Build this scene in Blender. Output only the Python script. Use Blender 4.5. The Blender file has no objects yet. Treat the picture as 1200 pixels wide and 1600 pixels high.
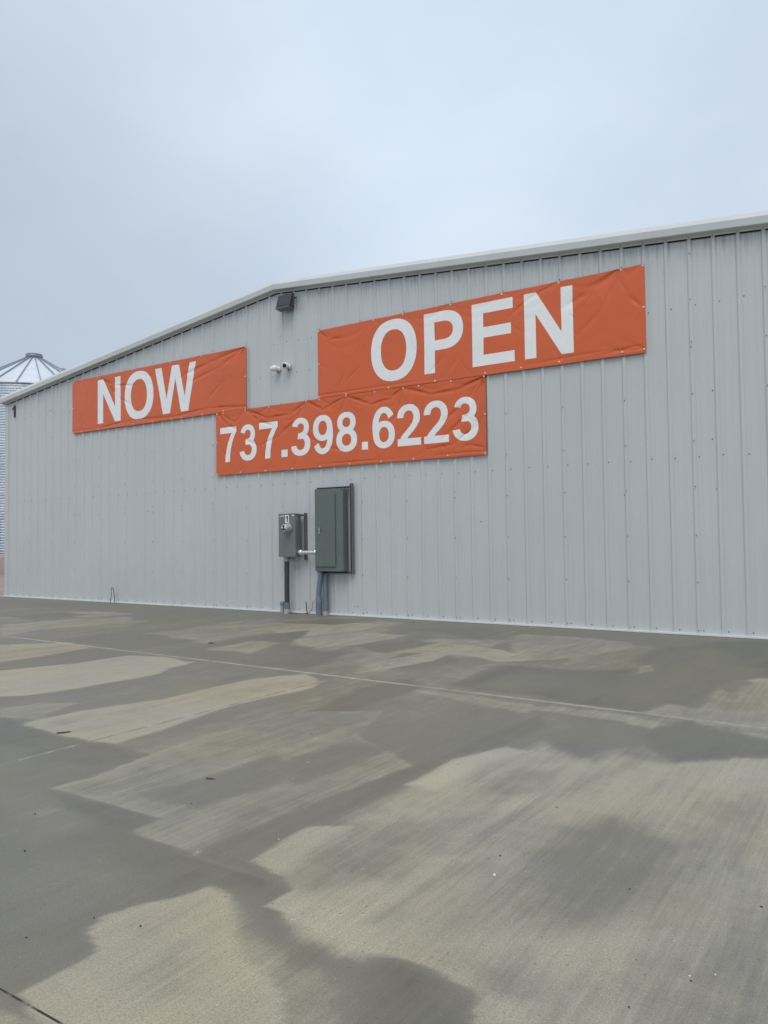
import bpy, bmesh, math, random
import numpy as np
from mathutils import Vector, Matrix, geometry
R = math.radians
SC = bpy.context.scene
COL = SC.collection
random.seed(7)
RIB = 0.3048

# ---------------------------------------------------------------- camera
def make_camera():
    yaw, pit, rol = 0.5879, 0.0346, -0.0126
    F = Vector((-math.sin(yaw)*math.cos(pit), math.cos(yaw)*math.cos(pit), math.sin(pit)))
    Rt = Vector((math.cos(yaw), math.sin(yaw), 0)); U = Rt.cross(F)
    R2 = Rt*math.cos(rol)+U*math.sin(rol); U2 = -Rt*math.sin(rol)+U*math.cos(rol)
    cd = bpy.data.cameras.new('camera'); co = bpy.data.objects.new('camera', cd); COL.objects.link(co)
    m = Matrix((R2, U2, -F)).transposed().to_4x4(); m.translation = Vector((18.3866, -10.8969, 1.3486))
    co.matrix_world = m
    cd.sensor_fit = 'VERTICAL'; cd.sensor_height = 36.0; cd.sensor_width = 27.0; cd.lens = 1200/1600*36.0
    cd.clip_start = 0.05; cd.clip_end = 3000
    SC.camera = co
make_camera()
SC.render.resolution_x = 768; SC.render.resolution_y = 1024
SC.view_settings.view_transform = 'Standard'; SC.view_settings.look = 'None'
SC.view_settings.exposure = 0.10; SC.view_settings.gamma = 1.0

# ---------------------------------------------------------------- overcast sky and soft sun
SUN_EL, SUN_AZ = R(58), R(160)          # sun stands high, in front of the gable wall
w = bpy.data.worlds.new('World'); SC.world = w; w.use_nodes = True
nt = w.node_tree; nt.nodes.clear()
def N(t, ty, **kw):
    n = t.nodes.new(ty)
    for k, v in kw.items(): setattr(n, k, v)
    return n
out = N(nt, 'ShaderNodeOutputWorld'); bg = N(nt, 'ShaderNodeBackground'); bg.inputs['Strength'].default_value = 0.1
sky = N(nt, 'ShaderNodeTexSky', sky_type='NISHITA', sun_disc=False, sun_elevation=SUN_EL, sun_rotation=SUN_AZ)
tc = N(nt, 'ShaderNodeTexCoord')
mp = N(nt, 'ShaderNodeMapping'); mp.inputs['Scale'].default_value = (1.3, 1.3, 2.2); mp.inputs['Location'].default_value = (0.35, 0.1, 0.2)
n1 = N(nt, 'ShaderNodeTexNoise'); n1.inputs['Scale'].default_value = 1.5; n1.inputs['Detail'].default_value = 6; n1.inputs['Roughness'].default_value = 0.47
r1 = N(nt, 'ShaderNodeValToRGB'); r1.color_ramp.elements[0].position = 0.36; r1.color_ramp.elements[1].position = 0.66
r1.color_ramp.elements[0].color = (0.54, 0.635, 0.765, 1); r1.color_ramp.elements[1].color = (0.65, 0.74, 0.85, 1)
sep = N(nt, 'ShaderNodeSeparateXYZ')
r2 = N(nt, 'ShaderNodeValToRGB')        # elevation: paler towards the horizon, brighter overhead
els = r2.color_ramp.elements
els[0].position = 0.0; els[0].color = (0.92, 0.93, 0.92, 1)
els[1].position = 1.0; els[1].color = (1.62, 1.45, 1.26, 1)
for p_, c_ in ((0.25, (1.0, 1.0, 1.0, 1)), (0.45, (1.07, 1.06, 1.04, 1)), (0.6, (1.02, 1.02, 1.0, 1))):
    e_ = els.new(p_); e_.color = c_
mul = N(nt, 'ShaderNodeMix', data_type='RGBA', blend_type='MULTIPLY'); mul.inputs[0].default_value = 1
sc10 = N(nt, 'ShaderNodeVectorMath', operation='SCALE'); sc10.inputs['Scale'].default_value = 10.0
mx = N(nt, 'ShaderNodeMix', data_type='RGBA'); mx.inputs[0].default_value = 0.9
L = nt.links.new
L(tc.outputs['Generated'], mp.inputs[0]); L(mp.outputs[0], n1.inputs['Vector']); L(n1.outputs[0], r1.inputs[0])
L(tc.outputs['Generated'], sep.inputs[0]); L(sep.outputs[2], r2.inputs[0])
def lobe(d, cos0, gain, src):
    # a broad brighter or darker part of the cloud cover around direction d
    dp = N(nt, 'ShaderNodeVectorMath', operation='DOT_PRODUCT'); dp.inputs[1].default_value = Vector(d).normalized()
    L(tc.outputs['Generated'], dp.inputs[0])
    mr = N(nt, 'ShaderNodeMapRange', interpolation_type='SMOOTHSTEP'); mr.inputs['From Min'].default_value = cos0; mr.inputs['From Max'].default_value = 1.0
    mr.inputs['To Min'].default_value = 1.0; mr.inputs['To Max'].default_value = gain; L(dp.outputs['Value'], mr.inputs['Value'])
    v = N(nt, 'ShaderNodeVectorMath', operation='SCALE'); L(src, v.inputs[0]); L(mr.outputs[0], v.inputs['Scale']); return v.outputs[0]
cl = lobe((-.53, .66, .72), .86, 1.17, r1.outputs[0])
cl = lobe((-.90, .45, .32), .84, .80, cl)
L(cl, mul.inputs[6]); L(r2.outputs[0], mul.inputs[7]); L(mul.outputs[2], sc10.inputs[0])
L(sky.outputs[0], mx.inputs[6]); L(sc10.outputs[0], mx.inputs[7]); L(mx.outputs[2], bg.inputs['Color']); L(bg.outputs[0], out.inputs[0])

sd = bpy.data.lights.new('sun', 'SUN'); sd.energy = 1.35; sd.angle = R(40); sd.color = (1.0, 0.955, 0.88)
so = bpy.data.objects.new('sun', sd); COL.objects.link(so)
# direction the light travels: from the camera side towards the wall and down
dv = Vector((-0.36, 1.0, -math.tan(SUN_EL)*1.06)).normalized()
so.rotation_euler = (-dv).to_track_quat('Z', 'Y').to_euler(); so.location = (10, -20, 25)

# ---------------------------------------------------------------- helpers
def tag(o, label=None, cat=None, group=None, kind=None):
    if label: o['label'] = label
    if cat: o['category'] = cat
    if group: o['group'] = group
    if kind: o['kind'] = kind
    return o

def thing(name, loc, label, cat, group=None):
    o = bpy.data.objects.new(name, None); COL.objects.link(o); o.location = loc
    o.empty_display_size = 0.2
    return tag(o, label, cat, group)

def wloc(o):
    v = Vector((0, 0, 0))
    while o: v = v+o.location; o = o.parent
    return v

class MB:
    """collects geometry in world coordinates, then links it as ONE mesh object"""
    def __init__(s): s.v = []; s.f = []; s.m = []; s.sm = []
    def add(s, vs, fs, mi=0, smooth=False):
        b = len(s.v); s.v += [tuple(v) for v in vs]
        for f in fs: s.f.append(tuple(b+i for i in f)); s.m.append(mi); s.sm.append(smooth)
    def bm(s, bm, mi=0, smooth=False):
        bm.verts.index_update()
        s.add([v.co.copy() for v in bm.verts], [[v.index for v in f.verts] for f in bm.faces], mi, smooth); bm.free()
    def box(s, x0, x1, y0, y1, z0, z1, bev=0.0, mi=0, seg=2):
        bm = bmesh.new(); bmesh.ops.create_cube(bm, size=1)
        for v in bm.verts:
            v.co = Vector((x0+(v.co.x+.5)*(x1-x0), y0+(v.co.y+.5)*(y1-y0), z0+(v.co.z+.5)*(z1-z0)))
        if bev: bmesh.ops.bevel(bm, geom=list(bm.edges), offset=bev, segments=seg, affect='EDGES', profile=.5)
        s.bm(bm, mi)
    def hull(s, pts, mi=0, bev=0.0):
        bm = bmesh.new()
        for p in pts: bm.verts.new(p)
        r = bmesh.ops.convex_hull(bm, input=list(bm.verts))
        bmesh.ops.dissolve_limit(bm, angle_limit=R(1), verts=list(bm.verts), edges=list(bm.edges))
        if bev: bmesh.ops.bevel(bm, geom=list(bm.edges), offset=bev, segments=2, affect='EDGES', profile=.5)
        bmesh.ops.recalc_face_normals(bm, faces=list(bm.faces))
        s.bm(bm, mi)
    def tube(s, path, rad, n=16, mi=0, caps=True, smooth=True):
        pts = [Vector(p) for p in path]
        rs = rad if isinstance(rad, (list, tuple)) else [rad]*len(pts)
        d0 = (pts[1]-pts[0]).normalized()
        ref = Vector((0, 0, 1)) if abs(d0.z) < .9 else Vector((1, 0, 0))
        vs = []; a = None
        for i, p in enumerate(pts):
            d = (pts[min(i+1, len(pts)-1)]-pts[max(i-1, 0)])
            d = d.normalized() if d.length > 1e-9 else d0
            if a is None: a = d.cross(ref).normalized()
            else:
                a = (a-d*a.dot(d)).normalized()
            b = d.cross(a)
            for k in range(n):
                t = 2*math.pi*k/n; vs.append(p+(a*math.cos(t)+b*math.sin(t))*rs[i])
        fs = [(i*n+k, i*n+(k+1) % n, (i+1)*n+(k+1) % n, (i+1)*n+k) for i in range(len(pts)-1) for k in range(n)]
        s.add(vs, fs, mi, smooth)
        if caps:
            m = (len(pts)-1)*n
            s.add(vs[:n], [tuple(range(n))[::-1]], mi); s.add(vs[m:], [tuple(range(n))], mi)
    def lathe(s, prof, c, axis=(0, 0, 1), n=32, mi=0, smooth=True):
        """prof: list of (radius, height) along axis from point c"""
        ax = Vector(axis).normalized(); ref = Vector((0, 0, 1)) if abs(ax.z) < .9 else Vector((1, 0, 0))
        a = ax.cross(ref).normalized(); b = ax.cross(a); c = Vector(c)
        vs = [c+ax*h+(a*math.cos(2*math.pi*k/n)+b*math.sin(2*math.pi*k/n))*max(r, 1e-4) for r, h in prof for k in range(n)]
        fs = [(i*n+k, i*n+(k+1) % n, (i+1)*n+(k+1) % n, (i+1)*n+k) for i in range(len(prof)-1) for k in range(n)]
        s.add(vs, fs, mi, smooth)
    def build(s, name, mat, parent=None, fix=True):
        me = bpy.data.meshes.new(name); o = bpy.data.objects.new(name, me); COL.objects.link(o)
        off = Vector((0, 0, 0))
        if parent: o.parent = parent; off = wloc(parent)
        me.from_pydata([(v[0]-off.x, v[1]-off.y, v[2]-off.z) for v in s.v], [], s.f)
        for m in (mat if isinstance(mat, (list, tuple)) else [mat]): me.materials.append(m)
        me.polygons.foreach_set('material_index', s.m); me.polygons.foreach_set('use_smooth', s.sm)
        me.update()
        if fix:
            bm = bmesh.new(); bm.from_mesh(me); bmesh.ops.recalc_face_normals(bm, faces=list(bm.faces)); bm.to_mesh(me); bm.free()
        return o

# ---------------------------------------------------------------- materials
def lnk(t, a, b): t.links.new(a, b)
def ramp(t, stops, fac=None):
    r = N(t, 'ShaderNodeValToRGB'); e = r.color_ramp.elements
    e[0].position, e[0].color = stops[0][0], (*stops[0][1], 1)
    e[1].position, e[1].color = stops[-1][0], (*stops[-1][1], 1)
    for p, c in stops[1:-1]:
        q = e.new(p); q.color = (*c, 1)
    if fac is not None: lnk(t, fac, r.inputs[0])
    return r
def math_(t, op, a, b=None, clamp=False):
    n = N(t, 'ShaderNodeMath', operation=op); n.use_clamp = clamp
    for i, x in enumerate((a, b)):
        if x is None: continue
        if isinstance(x, (int, float)): n.inputs[i].default_value = x
        else: lnk(t, x, n.inputs[i])
    return n.outputs[0]
def noise(t, scale, detail=3, rough=.5, map_scale=None, rot=None, src='Object', loc=None):
    c = N(t, 'ShaderNodeTexCoord'); n = N(t, 'ShaderNodeTexNoise')
    n.inputs['Scale'].default_value = scale; n.inputs['Detail'].default_value = detail; n.inputs['Roughness'].default_value = rough
    m = N(t, 'ShaderNodeMapping')
    if map_scale: m.inputs['Scale'].default_value = map_scale
    if rot: m.inputs['Rotation'].default_value = rot
    if loc: m.inputs['Location'].default_value = loc
    lnk(t, c.outputs[src], m.inputs[0]); lnk(t, m.outputs[0], n.inputs['Vector'])
    return n.outputs[0]
def mixc(t, f, a, b, mode='MIX'):
    m = N(t, 'ShaderNodeMix', data_type='RGBA', blend_type=mode)
    for i, x in ((0, f), (6, a), (7, b)):
        if isinstance(x, (int, float)): m.inputs[i].default_value = x
        elif isinstance(x, tuple): m.inputs[i].default_value = (*x, 1)
        else: lnk(t, x, m.inputs[i])
    return m.outputs[2]
def newmat(name):
    m = bpy.data.materials.new(name); m.use_nodes = True; t = m.node_tree
    return m, t, t.nodes['Principled BSDF']
def simple(name, col, rough=.5, metal=0.0, var=.06, nscale=9, bump=0.0, spec=.5, coat=0.0, rvar=.1):
    m, t, b = newmat(name)
    n = noise(t, nscale, 4, .6)
    lo = tuple(c*(1-var) for c in col); hi = tuple(min(1, c*(1+var)) for c in col)
    r = ramp(t, [(.3, lo), (.7, hi)], n); lnk(t, r.outputs[0], b.inputs['Base Color'])
    b.inputs['Metallic'].default_value = metal
    rr = math_(t, 'MULTIPLY_ADD', n, rvar); t.nodes[-1].inputs[2].default_value = rough-rvar*.5
    lnk(t, rr, b.inputs['Roughness'])
    b.inputs['Specular IOR Level'].default_value = spec; b.inputs['Coat Weight'].default_value = coat
    if bump:
        bp = N(t, 'ShaderNodeBump'); bp.inputs['Strength'].default_value = bump; bp.inputs['Distance'].default_value = .004
        n2 = noise(t, nscale*8, 3); lnk(t, n2, bp.inputs['Height']); lnk(t, bp.outputs[0], b.inputs['Normal'])
    return m
M = {}
M['trim'] = simple('rake_trim_paint', (.55, .57, .565), .33, var=.05, nscale=2)
M['white_trim'] = simple('white_flashing', (.66, .68, .68), .35, var=.04)
M['screw'] = simple('screw_washer', (.035, .04, .045), .5, .3)
M['steel_screw'] = simple('zinc_screw', (.78, .78, .76), .3, .35, var=.05)
M['box'] = simple('meter_box_grey', (.158, .168, .164), .42, var=.07, nscale=5)
M['panel'] = simple('panel_grey_green', (.122, .148, .136), .42, var=.06, nscale=4)
M['panel_door'] = simple('panel_door_grey_green', (.116, .141, .130), .4, var=.05, nscale=4)
M['strut'] = simple('strut_steel_weathered', (.17, .19, .205), .5, .4, var=.15, nscale=20)
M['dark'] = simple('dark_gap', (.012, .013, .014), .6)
M['black'] = simple('black_vinyl', (.015, .016, .02), .45)
M['pvc'] = simple('grey_pvc', (.15, .185, .215), .4, var=.08, nscale=12)
M['pvc_pale'] = simple('pale_pvc', (.30, .34, .37), .45, var=.1, nscale=12)
M['pvc_dark'] = simple('dark_riser', (.045, .05, .055), .42, var=.12, nscale=12)
M['grout'] = simple('pale_grout', (.36, .36, .33), .8, var=.15, nscale=40, bump=.5)
M['galv'] = simple('galvanised_fitting', (.80, .82, .83), .25, .85, var=.08, nscale=30)
M['white_plastic'] = simple('white_plastic', (.74, .76, .77), .3, var=.03)
M['lens'] = simple('black_lens', (.01, .01, .012), .08)
M['bronze'] = simple('dark_bronze_housing', (.030, .031, .038), .38, var=.1)
M['bronze_lens'] = simple('tinted_lens', (.035, .036, .045), .12)
M['bronze_frame'] = simple('lamp_frame', (.13, .135, .145), .4)
M['sticker'] = simple('white_sticker', (.78, .79, .78), .4)
M['copper'] = simple('dull_wire', (.06, .065, .06), .5)
M['rod'] = simple('dull_rod', (.10, .11, .11), .45, .3)
M['glass'] = simple('meter_cover_plastic', (.42, .46, .45), .15, var=.05, coat=.5)
M['meter_face'] = simple('meter_face', (.60, .64, .66), .3)
M['pebble'] = simple('dark_stone', (.03, .03, .028), .8, var=.3, nscale=60)
M['chip'] = simple('pale_chip', (.72, .70, .64), .7, var=.15, nscale=60)
M['leaf'] = simple('dry_leaf', (.05, .042, .032), .8, var=.3, nscale=60)
M['letter'] = simple('white_print', (.82, .835, .83), .36, var=.025, nscale=3)
M['roof'] = simple('roof_sheet', (.55, .57, .56), .35, .2)
M['foundation'] = simple('pinkish_concrete', (.40, .33, .31), .85, var=.15, nscale=3, bump=.4)

# painted steel siding: slow waviness, faint vertical streaks, drips under the rake
def siding_mat():
    m, t, b = newmat('siding_paint')
    v = noise(t, 1.0, 4, .6, (.5, .5, .35)); st = noise(t, 1.0, 4, .6, (14, 14, .35))
    c = ramp(t, [(.3, (.500, .520, .520)), (.7, (.540, .556, .553))], v).outputs[0]
    s2 = ramp(t, [(.35, (.95, .955, .96)), (.6, (1, 1, 1))], st).outputs[0]
    c = mixc(t, .35, c, s2, 'MULTIPLY')
    at = N(t, 'ShaderNodeAttribute', attribute_name='drip')
    dn = noise(t, 1.0, 3, .7, (26, 26, 1.6), loc=(3, 1, 2))
    d = math_(t, 'MULTIPLY', math_(t, 'POWER', at.outputs['Fac'], 1.6), math_(t, 'MULTIPLY', math_(t, 'SUBTRACT', dn, .47), 5.0, True), True)
    c = mixc(t, math_(t, 'MULTIPLY', d, .55), c, (.17, .18, .18))
    lnk(t, c, b.inputs['Base Color'])
    b.inputs['Roughness'].default_value = .24; b.inputs['Specular IOR Level'].default_value = .6
    bp = N(t, 'ShaderNodeBump'); bp.inputs['Strength'].default_value = .7; bp.inputs['Distance'].default_value = .02
    lnk(t, noise(t, 1.0, 2, .5, (2.6, 2.6, .7)), bp.inputs['Height']); lnk(t, bp.outputs[0], b.inputs['Normal'])
    return m
M['siding'] = siding_mat()

def vinyl_mat():
    m, t, b = newmat('orange_vinyl')
    v = noise(t, .8, 4, .6)
    c = ramp(t, [(.3, (.62, .110, .027)), (.7, (.67, .125, .032))], v).outputs[0]
    lnk(t, c, b.inputs['Base Color']); b.inputs['Roughness'].default_value = .30; b.inputs['Specular IOR Level'].default_value = .55
    bp = N(t, 'ShaderNodeBump'); bp.inputs['Strength'].default_value = .12; bp.inputs['Distance'].default_value = .004
    lnk(t, noise(t, 30, 3), bp.inputs['Height']); lnk(t, bp.outputs[0], b.inputs['Normal'])
    return m
M['vinyl'] = vinyl_mat()

def corrugated_mat():
    m, t, b = newmat('galvanised_corrugated')
    v = noise(t, 2.2, 4, .6, (1, 1, 3))
    c = ramp(t, [(.3, (.58, .63, .68)), (.7, (.74, .78, .82))], v).outputs[0]
    lnk(t, c, b.inputs['Base Color']); b.inputs['Metallic'].default_value = .85; b.inputs['Roughness'].default_value = .3
    return m
M['corr'] = corrugated_mat()
M['bin_roof'] = simple('bin_roof_sheet', (.66, .71, .77), .42, .45, var=.06, nscale=2)
M['bin_rib'] = simple('bin_roof_rib', (.30, .34, .40), .5, .4)

def concrete_mat():
    m, t, b = newmat('broomed_concrete')
    at = N(t, 'ShaderNodeAttribute', attribute_name='wet').outputs['Fac']
    big = noise(t, .45, 5, .6, src='Object'); mid = noise(t, 1.6, 5, .62, (1.7, .55, 1), loc=(4, 2, 0))
    fine = noise(t, 85, 6, .8); grit = noise(t, 190, 2, .5); fleck = noise(t, 42, 2, .5, loc=(5, 5, 0)); blot = noise(t, 6, 6, .7)
    br = noise(t, 1.0, 4, .7, (120, 1.6, 1), rot=(0, 0, R(5)))
    bm_ = math_(t, 'MULTIPLY', math_(t, 'SUBTRACT', noise(t, 1.1, 4, .7, (1.4, .5, 1), loc=(1, 8, 0)), .47), 5, True)
    br2 = noise(t, 1.0, 3, .6, (34, 1.2, 1), rot=(0, 0, R(5)), loc=(7, 3, 0))
    w_ = math_(t, 'ADD', at, math_(t, 'MULTIPLY', math_(t, 'SUBTRACT', mid, .5), .36))
    w_ = math_(t, 'ADD', w_, math_(t, 'MULTIPLY', math_(t, 'SUBTRACT', blot, .5), .30))
    strk = noise(t, 1.0, 6, .72, (6.5, .9, 1), rot=(0, 0, R(-3)), loc=(2, 6, 0))
    w_ = math_(t, 'ADD', w_, math_(t, 'MULTIPLY', math_(t, 'SUBTRACT', strk, .5), .24))
    w_ = math_(t, 'ADD', w_, math_(t, 'MULTIPLY', math_(t, 'SUBTRACT', br2, .5), .30), True)
    c = ramp(t, [(0, (.372, .344, .277)), (.25, (.305, .282, .228)), (.5, (.176, .168, .143)), (.8, (.137, .130, .107)), (1, (.095, .090, .076))], w_).outputs[0]
    # olive and bluish casts in slow patches
    c = mixc(t, .75, c, ramp(t, [(.36, (1.05, 1.02, .86)), (.5, (1.0, 1.0, .96)), (.64, (.95, .985, 1.05))], big).outputs[0], 'MULTIPLY')
    dry = math_(t, 'SUBTRACT', 1.0, w_, True)
    c = mixc(t, math_(t, 'MULTIPLY', dry, .75), c, ramp(t, [(.3, (.66, .66, .65)), (.5, (1, 1, 1)), (.72, (1.3, 1.3, 1.3))], fine).outputs[0], 'MULTIPLY')
    c = mixc(t, math_(t, 'MULTIPLY', math_(t, 'MULTIPLY', dry, bm_), .8), c, ramp(t, [(.36, (.66, .66, .65)), (.5, (1, 1, 1)), (.64, (1.3, 1.3, 1.28))], br).outputs[0], 'MULTIPLY')
    c = mixc(t, math_(t, 'MULTIPLY', math_(t, 'MULTIPLY', math_(t, 'SUBTRACT', fleck, .70), 14, True), math_(t, 'MULTIPLY', dry, .8)), c, (.46, .44, .39))
    c = mixc(t, math_(t, 'MULTIPLY', math_(t, 'MULTIPLY', math_(t, 'SUBTRACT', .335, fleck), 14, True), .45), c, (.07, .066, .055))
    c = mixc(t, math_(t, 'ADD', .35, math_(t, 'MULTIPLY', dry, .65)), c, ramp(t, [(.28, (.62, .62, .61)), (.46, (1, 1, 1)), (.54, (1, 1, 1)), (.74, (1.4, 1.4, 1.38))], grit).outputs[0], 'MULTIPLY')
    # joints: two along the wall, one across, in slab coordinates
    tc = N(t, 'ShaderNodeTexCoord'); s = N(t, 'ShaderNodeSeparateXYZ'); lnk(t, tc.outputs['Object'], s.inputs[0])
    X, Y = s.outputs[0], s.outputs[1]
    edge = noise(t, 7, 4, .7); edge2 = noise(t, 1.1, 2, .5, loc=(9, 9, 0))
    def joint(dist, pale, groove, c, gcol=(.035, .034, .03)):
        d = math_(t, 'ABSOLUTE', dist)
        wdt = math_(t, 'MULTIPLY', math_(t, 'MULTIPLY_ADD', edge, 2.0), pale); t.nodes[-2].inputs[2].default_value = -.35
        k = math_(t, 'SUBTRACT', 1.0, math_(t, 'DIVIDE', d, math_(t, 'MAXIMUM', wdt, .001)), True)
        k = math_(t, 'MULTIPLY', k, math_(t, 'MAXIMUM', math_(t, 'MULTIPLY', math_(t, 'SUBTRACT', edge2, .30), 3.2, True), .45))
        c = mixc(t, math_(t, 'MULTIPLY', math_(t, 'MULTIPLY', k, 2.2, True), .75), c, (.44, .425, .375))
        g = math_(t, 'LESS_THAN', d, groove)
        return mixc(t, math_(t, 'MULTIPLY', g, math_(t, 'MULTIPLY', math_(t, 'SUBTRACT', blot, .36), 6, True)), c, gcol)
    j1 = math_(t, 'ADD', math_(t, 'ADD', Y, 4.62), math_(t, 'MULTIPLY', math_(t, 'SUBTRACT', X, 7.4), .033))
    c = joint(j1, .045, .003, c)
    j2 = math_(t, 'SUBTRACT', X, 13.8); c = joint(j2, .022, .0055, c)
    j3 = math_(t, 'ADD', Y, 9.576); c = joint(j3, .006, .004, c, (.02, .02, .018))
    j4 = math_(t, 'SUBTRACT', X, 18.66); c = joint(j4, .03, .004, c)
    lnk(t, c, b.inputs['Base Color'])
    lnk(t, math_(t, 'SUBTRACT', .78, math_(t, 'MULTIPLY', w_, .40)), b.inputs['Roughness'])
    b.inputs['Specular IOR Level'].default_value = .45
    h = math_(t, 'ADD', math_(t, 'MULTIPLY', br, .9), math_(t, 'MULTIPLY', fine, .8))
    bp = N(t, 'ShaderNodeBump'); bp.inputs['Distance'].default_value = .004
    lnk(t, math_(t, 'MULTIPLY_ADD', dry, .55), bp.inputs['Strength']); t.nodes[-1].inputs[2].default_value = .08
    lnk(t, h, bp.inputs['Height']); lnk(t, bp.outputs[0], b.inputs['Normal'])
    return m
M['concrete'] = concrete_mat()

def dirt_mat():
    m, t, b = newmat('pinkish_gravel')
    c = ramp(t, [(.3, (.20, .165, .15)), (.55, (.31, .26, .24)), (.75, (.42, .37, .35))], noise(t, 3, 8, .75)).outputs[0]
    lnk(t, c, b.inputs['Base Color']); b.inputs['Roughness'].default_value = .95
    bp = N(t, 'ShaderNodeBump'); bp.inputs['Strength'].default_value = .6; bp.inputs['Distance'].default_value = .03
    lnk(t, noise(t, 18, 6, .7), bp.inputs['Height']); lnk(t, bp.outputs[0], b.inputs['Normal'])
    return m
M['dirt'] = dirt_mat()

# ---------------------------------------------------------------- ground and concrete apron
g = MB(); g.add([(-1500, -1500, -.05), (1500, -1500, -.05), (1500, 1500, -.05), (-1500, 1500, -.05)], [(0, 1, 2, 3)])
tag(g.build('ground', M['dirt']), kind='structure')

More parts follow.
